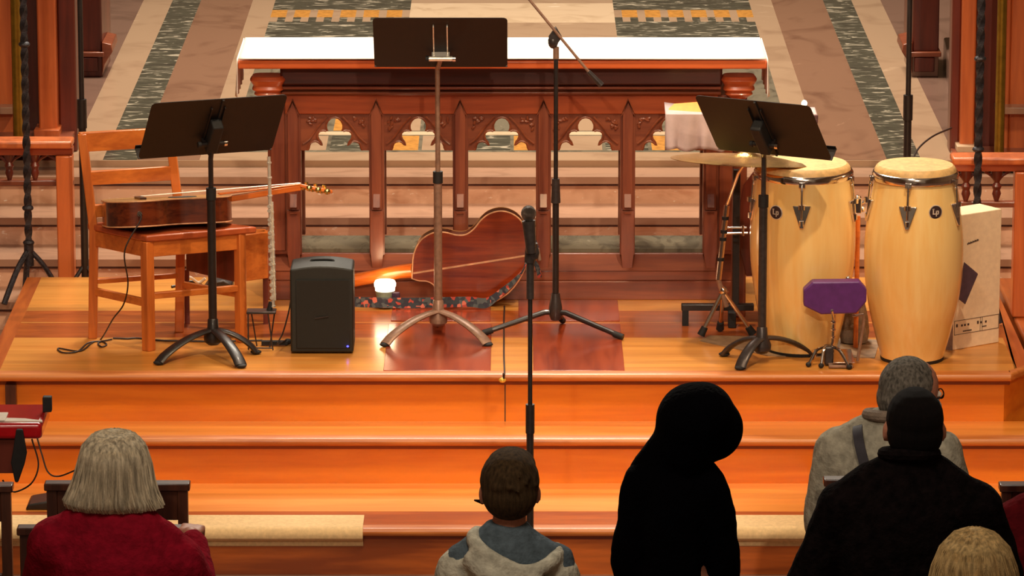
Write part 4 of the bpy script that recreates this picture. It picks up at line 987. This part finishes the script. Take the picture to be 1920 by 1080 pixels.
# twisted wrought iron stands
def iron_stand(px, Y, zf, label, feet, knop):
    x = P(px, 200, Y).x
    t = thing('iron_candle_stand', label, 'candle stand', (x, Y, zf))
    b = MB(); n = 220; vs = []; z0 = zf+.20; z1 = 2.7
    for i in range(n):
        z = z0+(z1-z0)*i/(n-1); tw = z*26
        for k in range(4):
            a = tw+PI/2*k; vs.append((x+.0165*math.cos(a), Y+.0165*math.sin(a), z))
    b.add(vs, [(i*4+k, i*4+(k+1) % 4, i*4+4+(k+1) % 4, i*4+4+k) for i in range(n-1) for k in range(4)]+[(3, 2, 1, 0), (n*4-4, n*4-3, n*4-2, n*4-1)])
    b.build('twisted_stem', 'iron', t, smooth=20)
    for kz in knop: MB().ell((x, Y, kz), (.024, .024, .014), 12).build('knop', 'iron', t)
    MB().cyl((x, Y, zf+.14), (x, Y, zf+.24), .020, n=14).build('collar', 'iron', t)
    for fx, fy in feet:
        v = Vector((fx, fy, 0)); MB().tube(arc([(x, Y, zf+.21), Vector((x, Y, zf+.14))+v*.45, Vector((x, Y, zf+.05))+v*.85, Vector((x, Y, zf+.012))+v], 6), .013, 8, flat=.8).build('leg', 'iron', t)
    return t
iron_stand(48, 19.23, .441, 'twisted black wrought iron stand with curved tripod feet at the left edge', [(-.09, -.15), (.13, .02), (-.03, .12)], [P(0, 455, 19.23).z, P(0, 390, 19.23).z, 1.5])
iron_stand(1836, 18.30, .548, 'twisted black wrought iron stand rising behind the cardboard box', [(-.06, .06), (.10, -.03), (.0, -.08)], [P(0, 280, 18.3).z, 1.6])
for px, lb in ((32, 'olive brass pole beside the left wrought iron stand'), (1876, 'olive brass pole beside the right wrought iron stand')):
    x = P(px, 100, 20.2).x; zp_ = P(0, 252 if px < 900 else 282, 20.35).z; t = thing('brass_pole', lb, 'pole', (x, 20.17, zp_))
    MB().cyl((x, 20.17, zp_), (x, 20.17, 3.4), .021, n=16).build('shaft', 'brass', t); MB().lathe([(.030, 0), (.030, .012), (.024, .02)], (x, 20.17, zp_)).build('foot', 'brass', t)
cable('wall_cable', [P(1712, 296, 19.3), P(1725, 275, 19.5), P(1750, 255, 19.8), P(1784, 240, 20.2)], 'short black cable curving up behind the right conga to the stall', .004)

# ================================================================== NAVE CHAIRS
def nave_chair():
    t = thing('nave_chair', '', 'chair', (0, 0, 0))
    W2 = .205
    for s in (-1, 1):
        MB().box(s*W2-.016, s*W2+.016, -.016, .016, 0, .88).build('leg', 'dkwood', t, True, bevel=.003)
        MB().box(s*W2-.016, s*W2+.016, .36, .39, 0, .44).build('leg', 'dkwood', t, True, bevel=.003)
    MB().box(-.228, .228, -.024, .028, .878, .902).build('top_rail', 'dkwood', t, True, bevel=.004)
    MB().box(-.19, .19, -.008, .012, .78, .88).build('back_panel', 'dkwood', t, True, bevel=.003)
    MB().box(-.19, .19, -.008, .012, .56, .61).build('back_slat', 'dkwood', t, True, bevel=.003)
    MB().box(-.215, .215, -.01, .40, .43, .455).build('seat', 'dkwood', t, True, bevel=.005)
    for s in (-1, 1): MB().box(s*W2-.008, s*W2+.008, .0, .38, .18, .21).build('stretcher', 'dkwood', t, True)
    MB().box(-.19, .19, .36, .375, .22, .25).build('stretcher', 'dkwood', t, True)
    return t
ch0 = nave_chair()
def place(px, py, rz, label, first=False, sx=1):
    z = .9; p = G(px, py, z); o = ch0 if first else copy_tree(ch0)
    o.location = (p.x, p.y, 0); o.rotation_euler = (0, 0, rz); o.scale = (sx, 1, 1); o['label'] = label; o['group'] = 'dark wooden nave chairs'; return o
place(220, 905, 0, 'dark wooden nave chair straight in front of the grey haired woman\'s head', True)
place(192, 988, 0, 'dark wooden nave chair held by the woman in burgundy, hidden behind her body', sx=1.13)
place(-112, 908, 0, 'dark wooden nave chair cut by the left edge below the red keyboard')
place(2010, 907, 0, 'dark wooden nave chair cut by the right edge')
place(1680, 897, 0, 'dark wooden nave chair between the grey jacket and the black jumper, only its corner showing')

# ================================================================== KEYBOARD
Yk = 15.05
t = thing('red_keyboard', 'glossy red electronic keyboard reaching in from the left edge', 'keyboard', (P(-60, 800, Yk).x, Yk, P(0, 826, Yk).z))
K0, K1 = P(-420, 800, Yk).x, P(86, 800, Yk).x; zk0, zk1 = P(0, 823, Yk-.12).z, P(0, 793, Yk-.12).z
MB().box(K0, K1, Yk-.13, Yk+.14, zk0, zk1).build('case', 'red', t, bevel=.014, seg=3)
b = MB(); b.box(K0+.05, K1-.12, Yk-.11, Yk+.0, zk1, zk1+.006); b.build('keys', 'paper', t, bevel=.002)
b = MB()
for i in range(34): b.box(K0+.06+i*.019, K0+.069+i*.019, Yk-.06, Yk, zk1+.006, zk1+.012)
b.build('black_keys', 'blkrub', t)
MB().box(P(62, 0, Yk).x, P(79, 0, Yk).x, Yk+.02, Yk+.05, zk1, zk1+.05).build('knob_box', 'blkrub', t, bevel=.003)
tk = thing('keyboard_stand', 'dark stand carrying the red keyboard at the left edge', 'stand', (P(-60, 800, Yk).x, Yk, 0))
for s in (-1, 1):
    MB().obox(((K0+P(20, 0, Yk).x)/2, Yk+s*.03, zk0/2), (s*.25, 0, zk0/2-.01), (0, .012, 0), (.01, 0, 0)).build('leg', 'dkwood', tk)
MB().box(K0+.05, P(22, 0, Yk).x, Yk-.1, Yk+.1, zk0-.12, zk0-.003).build('apron', 'stall_dk', tk, bevel=.004)
b = MB(); q = lambda px, py: P(px, py, Yk-.155)
b.prism([q(30, 806), q(42, 806), q(50, 850), q(46, 870), q(34, 905), q(28, 905), q(20, 868), q(24, 846)], (0, .02, 0)); tag(b.build('hanging_glove', plain('black padded cloth', (30, 26, 26), .85), bevel=.004), 'black padded cloth hanging from the front of the red keyboard', 'cloth')
b = MB(); b.add([P(-30, 789, Yk-.06), P(38, 790, Yk-.06), P(10, 772, Yk+.06), P(-30, 770, Yk+.06)], [(0, 1, 2, 3)]); b.add([P(-30, 786, Yk-.06), P(38, 787, Yk-.06), P(10, 769, Yk+.06), P(-30, 767, Yk+.06)], [(0, 1, 2, 3)])
o = MB().prism([P(-40, 791, Yk-.11), P(80, 792, Yk-.11), P(76, 783, Yk+.02), P(22, 780, Yk+.02), P(12, 774, Yk+.08), P(-40, 772, Yk+.08)], (0, 0, .004)).build('music_sheet', 'paper')
tag(o, 'white sheets of music lying on the red keyboard', 'paper')
cable('keyboard_cable', [P(70, 822, 15.05), P(78, 850, 15.2), P(90, 885, 15.4), P(110, 893, 15.5), P(145, 880, 15.4), P(170, 870, 15.2)], 'thin cable hanging below the right end of the red keyboard', .0028)
cable('keyboard_cable', [P(60, 824, 15.05), P(72, 870, 15.2), P(60, 905, 15.3), P(30, 922, 15.3), P(14, 915, 15.3), P(5, 900, 15.3)], 'faint looping cable hanging beneath the black padded cloth', .0028)
e = G(78, 950, ZA); t = thing('foot_controller', 'black foot controller on the lowest wooden step by the left chairs', 'pedal', e)
MB().prism([e+Vector((-.055, -.05, 0)), e+Vector((.09, -.05, 0)), e+Vector((.09, -.05, .045)), e+Vector((-.045, -.05, .02))], (0, .14, 0)).build('housing', 'blk', t, bevel=.006)
MB().cyl(e+Vector((.04, -.053, .02)), e+Vector((.04, -.05, .02)), .008, n=10).build('socket', 'chrome', t)
#PEOPLE#
# ================================================================== PEOPLE (seen from behind, facing the altar)
def seg_chain(b, pts, rs, n=14):
    for (p, q), (r0, r1) in zip(zip(pts, pts[1:]), zip(rs, rs[1:])): b.cap(p, q, r0, r1, n)
def hand(b, wrist, d, palm_n, side, k=1.0, curl=.6):
    """palm + four fingers + thumb; d = finger direction, palm_n = out of the back of the hand"""
    d = Vector(d).normalized(); nn = Vector(palm_n); nn = (nn-d*nn.dot(d)).normalized(); s = d.cross(nn)*side
    c = Vector(wrist)+d*.045*k
    for u in (-.028, -.010, .010, .028): b.cap(Vector(wrist)+s*u*.6*k, Vector(wrist)+d*.085*k+s*u*k, .014*k, .012*k, 8)
    for i, (u, L) in enumerate(((-.031, .062), (-.011, .075), (.010, .080), (.031, .070))):
        p = Vector(wrist)+d*.088*k+s*u*k; dd = d.copy(); r = .0092*k
        for j, f in enumerate((.45, .32, .23)):
            a = curl*(.5+.5*j); dd = (dd*math.cos(a)-nn*math.sin(a)).normalized()
            q = p+dd*L*f*k; b.cap(p, q, r, r*.9, 8); p = q; r *= .9
    p = Vector(wrist)+d*.03*k+s*.03*k; q = p+(s*.7+d*.7-nn*.3).normalized()*.036*k; b.cap(p, q, .013*k, .011*k, 8)
    b.cap(q, q+(s*.2+d*.9-nn*.4).normalized()*.030*k, .011*k, .009*k, 8)
def person(label, loc, rz, s=1.0, pose='stand', arms=None, wx=1.0, tops='navyc', legs='denim', head_rz=0, head_tilt=(0, 0), hair=None, headoff=(0, 0, 0), bulk=0.0, skin='skin', bare=False, headscale=1.0, slope=0.0, top_low=.80, drop=0.0):
    root = thing('person', label, 'person', loc, rz); root.scale = (s, s, s)
    dz = {'stand': 0, 'kneel': -.41, 'sit': -.40}[pose]
    T = lambda x, y, z: Vector((x, y, z+dz))
    hipz = .90
    if pose == 'stand': L = lambda g: [T(g*.088, 0, hipz), Vector((g*.10, .02, .48)), Vector((g*.10, -.02, .09))]
    elif pose == 'kneel': L = lambda g: [T(g*.088, 0, hipz), Vector((g*.11, .10, .085)), Vector((g*.10, -.33, .06))]
    else: L = lambda g: [T(g*.088, 0, hipz), Vector((g*.12, .42, .50)), Vector((g*.12, .40, .09))]
    aj = arms or {}
    def J(g):
        sh_ = T(g*.168*wx, -.005, 1.335-drop-slope*(g > 0))
        e, w_ = aj.get(g, ((g*.235*wx, .03, 1.10), (g*.22*wx, .18, .93)))
        return [sh_, T(*e), T(*w_)]
    hc = T(headoff[0], .025+headoff[1], 1.585+headoff[2]); hs = headscale
    # ---- continuous body
    b = MB()
    b.loft([(.84+dz, 0, 0, .150, .10), (.95+dz, 0, 0, .158, .105), (1.06+dz, 0, .0, .132*(.5+wx/2), .092), (1.20+dz, 0, .0, .150*wx, .10), (1.32+dz, 0, 0, .150*wx, .092), (1.385+dz, 0, -.005, .105*wx, .07), (1.43+dz, 0, -.005, .07, .058)], 24)
    b.cap(T(0, -.008, 1.40), hc-Vector((0, .02, .08)), .056, .052, 14)
    for g in (-1, 1):
        seg_chain(b, L(g), (.085, .058, .040)); seg_chain(b, J(g), (.052, .040, .028))
        an = L(g)[2]
        if pose == 'kneel': b.cap(an, an+Vector((0, -.06, -.02)), .035, .028, 10)
        else: b.cap(an+Vector((0, -.02, -.045)), an+Vector((0, .13, -.055)), .038, .030, 10)
    Q = Euler((head_tilt[0], head_tilt[1], head_rz)).to_matrix()
    H = lambda x, y, z: hc+Q @ Vector((x, y, z))*hs
    he = (head_tilt[0], head_tilt[1], head_rz)
    b.ell(H(0, -.008, .015), (.076*hs, .096*hs, .098*hs), 20, he); b.ell(H(0, .030, -.045), (.056*hs, .060*hs, .065*hs), 16, he)
    b.ell(H(0, .092, -.018), (.014*hs, .018*hs, .026*hs), 8, he)                    # nose
    b.ell(H(0, .078, -.058), (.026*hs, .014*hs, .010*hs), 8, he)                    # mouth
    for g in (-1, 1): b.ell(H(g*.079, -.002, -.012), (.010*hs, .020*hs, .032*hs), 10, (head_tilt[0], 0, head_rz+g*.35))
    for g in (-1, 1):
        e_, w_ = J(g)[1], J(g)[2]; d = (w_-e_).normalized()
        hd_ = aj.get(('hand', g), (d, (0, 0, 1))); hand(b, w_, hd_[0], hd_[1], -g, .95, aj.get('curl', .6))
    body = b.build('body', skin, root, True, remesh=.009, sm_iter=2)
    for g in (-1, 1):
        e = MB().ell(H(g*.030, .078, .002), (.012*hs, .012*hs, .010*hs), 10).build('eye', 'paper', body, True)
    # ---- clothes
    if legs:
        b = MB(); b.loft([(.80+dz, 0, 0, .160, .115), (.95+dz, 0, 0, .172, .12), (1.03+dz, 0, 0, .155, .11)], 20)
        for g in (-1, 1): seg_chain(b, L(g), (.104, .078, .056))
        b.build('trousers', legs, root, True, remesh=.014, sm_iter=4)
    k = bulk
    b = MB()
    b.loft([(top_low+dz, 0, 0, .175+k, .125+k), (.95+dz, 0, 0, .180*(.4+.6*wx)+k, .128+k), (1.08+dz, 0, -.005, .168*wx+k, .120+k), (1.22+dz, 0, -.01, .180*wx+k, .125+k), (1.30+dz, 0, -.012, .178*wx+k, .115+k), (1.36+dz, 0, -.012, .150*wx+k, .095+k*.6), (1.405+dz, 0, -.012, .108*wx+k*.5, .080+k*.4), (1.445+dz, 0, -.010, .078+k*.3, .066+k*.3), (1.475+dz, 0, -.008, .066+k*.3, .060+k*.3)], 28)
    for g in (-1, 1):
        j = J(g); j2 = [j[0], j[1], j[1].lerp(j[2], .88)]
        seg_chain(b, j2, (.074+k*.8, .058+k*.6, .042+k*.5)); b.cap(T(g*.035, -.012, 1.43), j[0]+Vector((0, 0, .0)), .048+k*.5, .070+k*.6)
    top = b.build('jumper', tops, root, True, remesh=.012, sm_iter=5)
    dt = bpy.data.textures.get('folds') or bpy.data.textures.new('folds', 'CLOUDS'); dt.noise_scale = .11; dt.noise_depth = 2
    md = top.modifiers.new('folds', 'DISPLACE'); md.texture = dt; md.strength = .022; md.mid_level = .5; md.texture_coords = 'LOCAL'
    return root, body, top, H, T, he, hs, hc
def strands(surf, name, mat, root, n, L=8, r=.0022):
    """fine locks laid over a hair mass; surf(u, t) gives a point"""
    b = MB()
    for i in range(n):
        u = random.random(); j = random.random()*.03; pts = []
        for k in range(L):
            t = .03+.97*k/(L-1); pts.append(surf((u+j*t) % 1, t))
        b.tube(pts, [r*(1-.5*k/(L-1)) for k in range(L)], 4)
    return b.build(name, mat, root, True, smooth=80)
def hair_mass(rings, T0, name, mat, root, nstr=160, wave=.004, n=48, freq=40):
    """rings: (z, cx, cy, rx, ry) top to bottom around T0"""
    vs = []
    def surf(u, t, o=0):
        f = t*(len(rings)-1); i = min(int(f), len(rings)-2); q = f-i
        a, c = rings[i], rings[i+1]; r = [a[m]+(c[m]-a[m])*q for m in range(5)]
        an = 2*PI*u; wv = 1+wave/max(r[3], .02)*math.sin(an*freq/2+math.sin(t*5))
        return T0+Vector((r[1]+(r[3]+o)*wv*math.cos(an), r[2]+(r[4]+o)*wv*math.sin(an), r[0]))
    m = 22; b = MB(); vs = [surf(k/n, j/m) for j in range(m+1) for k in range(n)]
    fs = [(j*n+k, j*n+(k+1) % n, (j+1)*n+(k+1) % n, (j+1)*n+k) for j in range(m) for k in range(n)]+[list(range(n))[::-1], [m*n+k for k in range(n)]]
    b.add(vs, fs); hm = b.build(name, mat, root, True, smooth=80)
    if nstr: strands(lambda u, t: surf(u, t, .0015), 'hair_locks', mat, hm, nstr)
    return hm
def cap_hair(H, hs, he, mat, root, shape, vox=.006, sm=3, tuft=0):
    b = MB()
    for (c, r) in shape: b.ell(H(*c), tuple(x*hs for x in r), 20, he)
    if tuft:
        for i in range(tuft):
            a = random.random()*2*PI; z = random.random()*.9+.05
            d = Vector((math.cos(a)*math.sqrt(1-z*z), math.sin(a)*math.sqrt(1-z*z)-.1, z)); c = H(d.x*.078, d.y*.09-.01, d.z*.095+.02)
            e_ = H(d.x*.078+.012*math.cos(a+1.2), d.y*.09-.01-.014, d.z*.098+.022-.01); b.cap(c, e_, .008*hs, .004*hs, 6)
    return b.build('hair', mat, root, True, remesh=vox, sm_iter=sm)

# woman in burgundy, kneeling and holding the chair
def at(px, Y, py=980): p = P(px, py, Y); return Vector((p.x, Y, 0))
p0 = at(219, 13.6)
r_, body, top, H, T, he, hs, hc = person('person kneeling in a burgundy jumper with grey blonde shoulder length hair, hand on a chair', p0, 0, 1.045, 'kneel', wx=1.0, tops='burg', bulk=.010, slope=.055,
    arms={-1: ((-.235, .12, 1.10), (-.18, .36, 1.12)), 1: ((.225, .08, 1.12), (.182, .34, 1.262)), ('hand', 1): ((.05, 1, .05), (.1, 0, 1)), 'curl': .8}, headoff=(-.006, .02, -.048))
hair_mass([(.118, 0, -.02, .012, .012), (.112, 0, -.022, .045, .05), (.090, 0, -.025, .078, .085), (.05, 0, -.025, .096, .108), (.0, 0, -.02, .104, .112), (-.035, -.004, -.022, .114, .112), (-.065, -.006, -.03, .126, .108), (-.082, -.006, -.035, .136, .102), (-.098, -.0, -.035, .136, .088)],
          hc, 'hair', 'hair_grey', r_, 260, .004, 64, 34)
b = MB(); b.cap(H(-.012, -.10, .075), H(.025, -.098, .070), .006, .006, 8); b.build('hair_clip', 'silver', r_, True)
# boy with off-white hoodie
p0 = at(952, 13.6)
r_, body, top, H, T, he, hs, hc = person('person with short brown hair in an off-white hoodie, by the straight microphone stand', p0, 0, .97, 'kneel', wx=.84, tops='slate', bulk=-.004, headoff=(.006, 0, -.02), headscale=1.06)
cap_hair(H, hs, he, 'hair_brown', r_, [((0, -.012, .030), (.086, .102, .094)), ((0, -.035, -.002), (.081, .080, .078)), ((0, -.045, -.035), (.056, .052, .042)), ((.004, .04, .062), (.072, .062, .055))], tuft=60)
b = MB()
b = MB()
b.loft([(.78-.41, 0, 0, .175, .135), (1.08-.41, 0, 0, .176, .135), (1.22-.41, 0, -.01, .180, .138), (1.30-.41, 0, -.014, .165, .122)], 28)
for g in (-1, 1):
    sh_ = T(g*.140, -.005, 1.315-.015*(g > 0)); b.cap(sh_, T(g*.19, .03, 1.10), .082, .066); b.cap(T(g*.19, .03, 1.10), T(g*.175, .18, .95), .066, .048)
b.tube(arc([T(-.085, .03, 1.435), T(-.105, -.04, 1.43), T(-.075, -.095, 1.405), T(-.02, -.118, 1.375), T(.05, -.126, 1.350), T(.115, -.10, 1.362), T(.150, -.03, 1.378), T(.14, .03, 1.385)], 6), .024, 12)
b.tube(arc([T(-.11, -.06, 1.385), T(-.05, -.12, 1.335), T(.03, -.14, 1.295), T(.10, -.12, 1.315)], 6), .040, 12)
b.build('hoodie', 'offw', r_, True, remesh=.010, sm_iter=4)
b = MB(); b.cap(H(-.078, .035, -.045), H(-.100, .035, -.040), .008, .003, 8); b.tube([H(-.07, .07, -.045), H(-.085, .03, -.04), H(-.08, .0, -.03)], .003, 6); b.build('mask_strap', 'hair_dark', r_, True)
# hooded youth
p0 = at(1268, 13.25)
r_, body, top, H, T, he, hs, hc = person('person standing in a black hooded top with the hood up, before the steps', p0, R(-12), .925, 'stand', wx=.56, tops='blackc', legs='denim', bulk=.0, headoff=(.058, .0, -.062), head_tilt=(0, .12),
    arms={-1: ((-.150, .0, 1.08), (-.145, .10, .84)), 1: ((.140, .04, 1.08), (.12, .18, .88))}, headscale=1.06)
b = MB()
b.ell(H(-.012, -.015, .012), (.116, .135, .122), 24); b.ell(H(.040, .03, -.012), (.102, .10, .105), 20); b.ell(H(.012, -.015, .035), (.105, .12, .105), 20); b.ell(H(-.022, -.035, -.06), (.098, .105, .10), 20)
b.cap(H(-.04, -.03, -.12), H(-.05, -.03, -.19), .085, .10, 16); b.cap(H(-.07, -.02, -.06), H(-.13, -.01, -.17), .06, .06, 14); b.cap(H(-.02, -.02, -.12), H(.05, -.01, -.20), .06, .055, 12)
b.build('hood', 'blackc', r_, True, remesh=.012, sm_iter=18)
# man in grey jacket, turned to the right, masked
p0 = at(1668, 14.84, 900)
r_, body, top, H, T, he, hs, hc = person('person in a grey jacket with a bag strap, glasses and pale mask', p0, R(-14), .985, 'sit', wx=.98, tops='jackg', legs='denim', bulk=.010, headoff=(.062, .0, -.055), head_rz=R(-48), head_tilt=(-.05, .10),
    arms={-1: ((-.225, .0, 1.10), (-.205, .12, .90)), 1: ((.22, .04, 1.12), (.18, .20, .98))}, headscale=1.05)
cap_hair(H, hs, he, 'hair_short_grey', r_, [((0, -.020, .028), (.081, .092, .092)), ((0, -.035, -.012), (.079, .078, .075)), ((0, -.045, -.05), (.058, .05, .04))], .005, 4)
b = MB(); b.ell(H(0, .062, -.050), (.060, .048, .046), 16, he); b.build('face_mask', 'mask', r_, True)
for g in (-1, 1): MB().tube([H(g*.055, .06, -.035), H(g*.078, .01, -.02)], .002, 6).build('mask_loop', 'mask', r_, True)
b = MB()
for g in (-1, 1):
    b.tube([H(g*.033+(.017)*math.cos(2*PI*i/14), .086, .004+.015*math.sin(2*PI*i/14)) for i in range(14)], .0022, 6, closed=True); b.tube([H(g*.050, .086, .01), H(g*.078, .06, .008), H(g*.084, -.005, .0)], .002, 6)
b.tube([H(-.016, .090, .008), H(.016, .090, .008)], .002, 6)
b.build('glasses', 'hair_dark', r_, True)
b = MB(); b.tube([T(.074*math.cos(2*PI*i/24), -.010+.070*math.sin(2*PI*i/24), 1.462+.012*math.sin(2*PI*i/24+PI)) for i in range(24)], .019, 10, closed=True); b.build('collar', 'greycloth', r_, True)
ribbon(arc([mw(r_) @ T(*q) for q in ((-.10, .02, 1.435), (-.095, -.075, 1.425), (-.07, -.135, 1.36), (-.02, -.158, 1.22), (.05, -.158, 1.05), (.15, -.13, .93))], 8), mw(r_).to_3x3() @ Vector((.015, 0, .006)), .003, 'bag_strap', 'strapdk', r_)
# dark haired man in front
p0 = at(1702, 12.95)
r_, body, top, H, T, he, hs, hc = person('person with close dark hair in a black jumper, standing right behind the grey jacket', p0, 0, .962, 'stand', wx=1.12, drop=.035, tops='navyc', legs='denim', bulk=.014, headoff=(.016, .0, -.055), skin='skin',
    arms={-1: ((-.285, .02, 1.06), (-.23, .22, .97)), 1: ((.285, .04, 1.08), (.22, .24, .99))}, headscale=1.04)
cap_hair(H, hs, he, 'hair_dark', r_, [((0, -.016, .030), (.081, .098, .090)), ((0, -.032, -.008), (.079, .082, .080)), ((0, -.042, -.05), (.060, .052, .045))], .005, 3)
b = MB(); b.tube([T(.074*math.cos(2*PI*i/24), -.010+.070*math.sin(2*PI*i/24), 1.462+.012*math.sin(2*PI*i/24+PI)) for i in range(24)], .019, 10, closed=True); b.build('collar', 'navyc', r_, True)
# blonde, bottom right
p0 = at(1829, 12.12)
r_, body, top, H, T, he, hs, hc = person('person with long straight blonde hair cut off by the bottom edge at the right', p0, 0, 1.0, 'kneel', wx=1.0, tops='tan', headoff=(0, 0, .165-.165))
ksc = P(0, 990, 12.12).z/(hc.z+.118); r_.scale = (ksc, ksc, ksc)
hair_mass([(.116, 0, -.02, .010, .010), (.108, 0, -.022, .040, .045), (.085, 0, -.025, .070, .085), (.05, 0, -.025, .090, .104), (.0, 0, -.025, .104, .110), (-.06, 0, -.03, .116, .108), (-.14, 0, -.045, .126, .095), (-.22, 0, -.06, .118, .075), (-.29, 0, -.07, .10, .05)],
          hc, 'hair', 'hair_blonde', r_, 260, .003, 64, 30)
# seated at the right edge
p0 = at(1985, 13.9)
r_, body, top, H, T, he, hs, hc = person('person in a dark red jumper mostly outside the right edge', p0, 0, 1.0, 'kneel', wx=1.1, tops='dkred')
cap_hair(H, hs, he, 'hair_brown', r_, [((0, -.016, .030), (.083, .100, .092)), ((0, -.032, -.008), (.080, .082, .080)), ((0, -.042, -.05), (.060, .052, .045))], .006, 3)
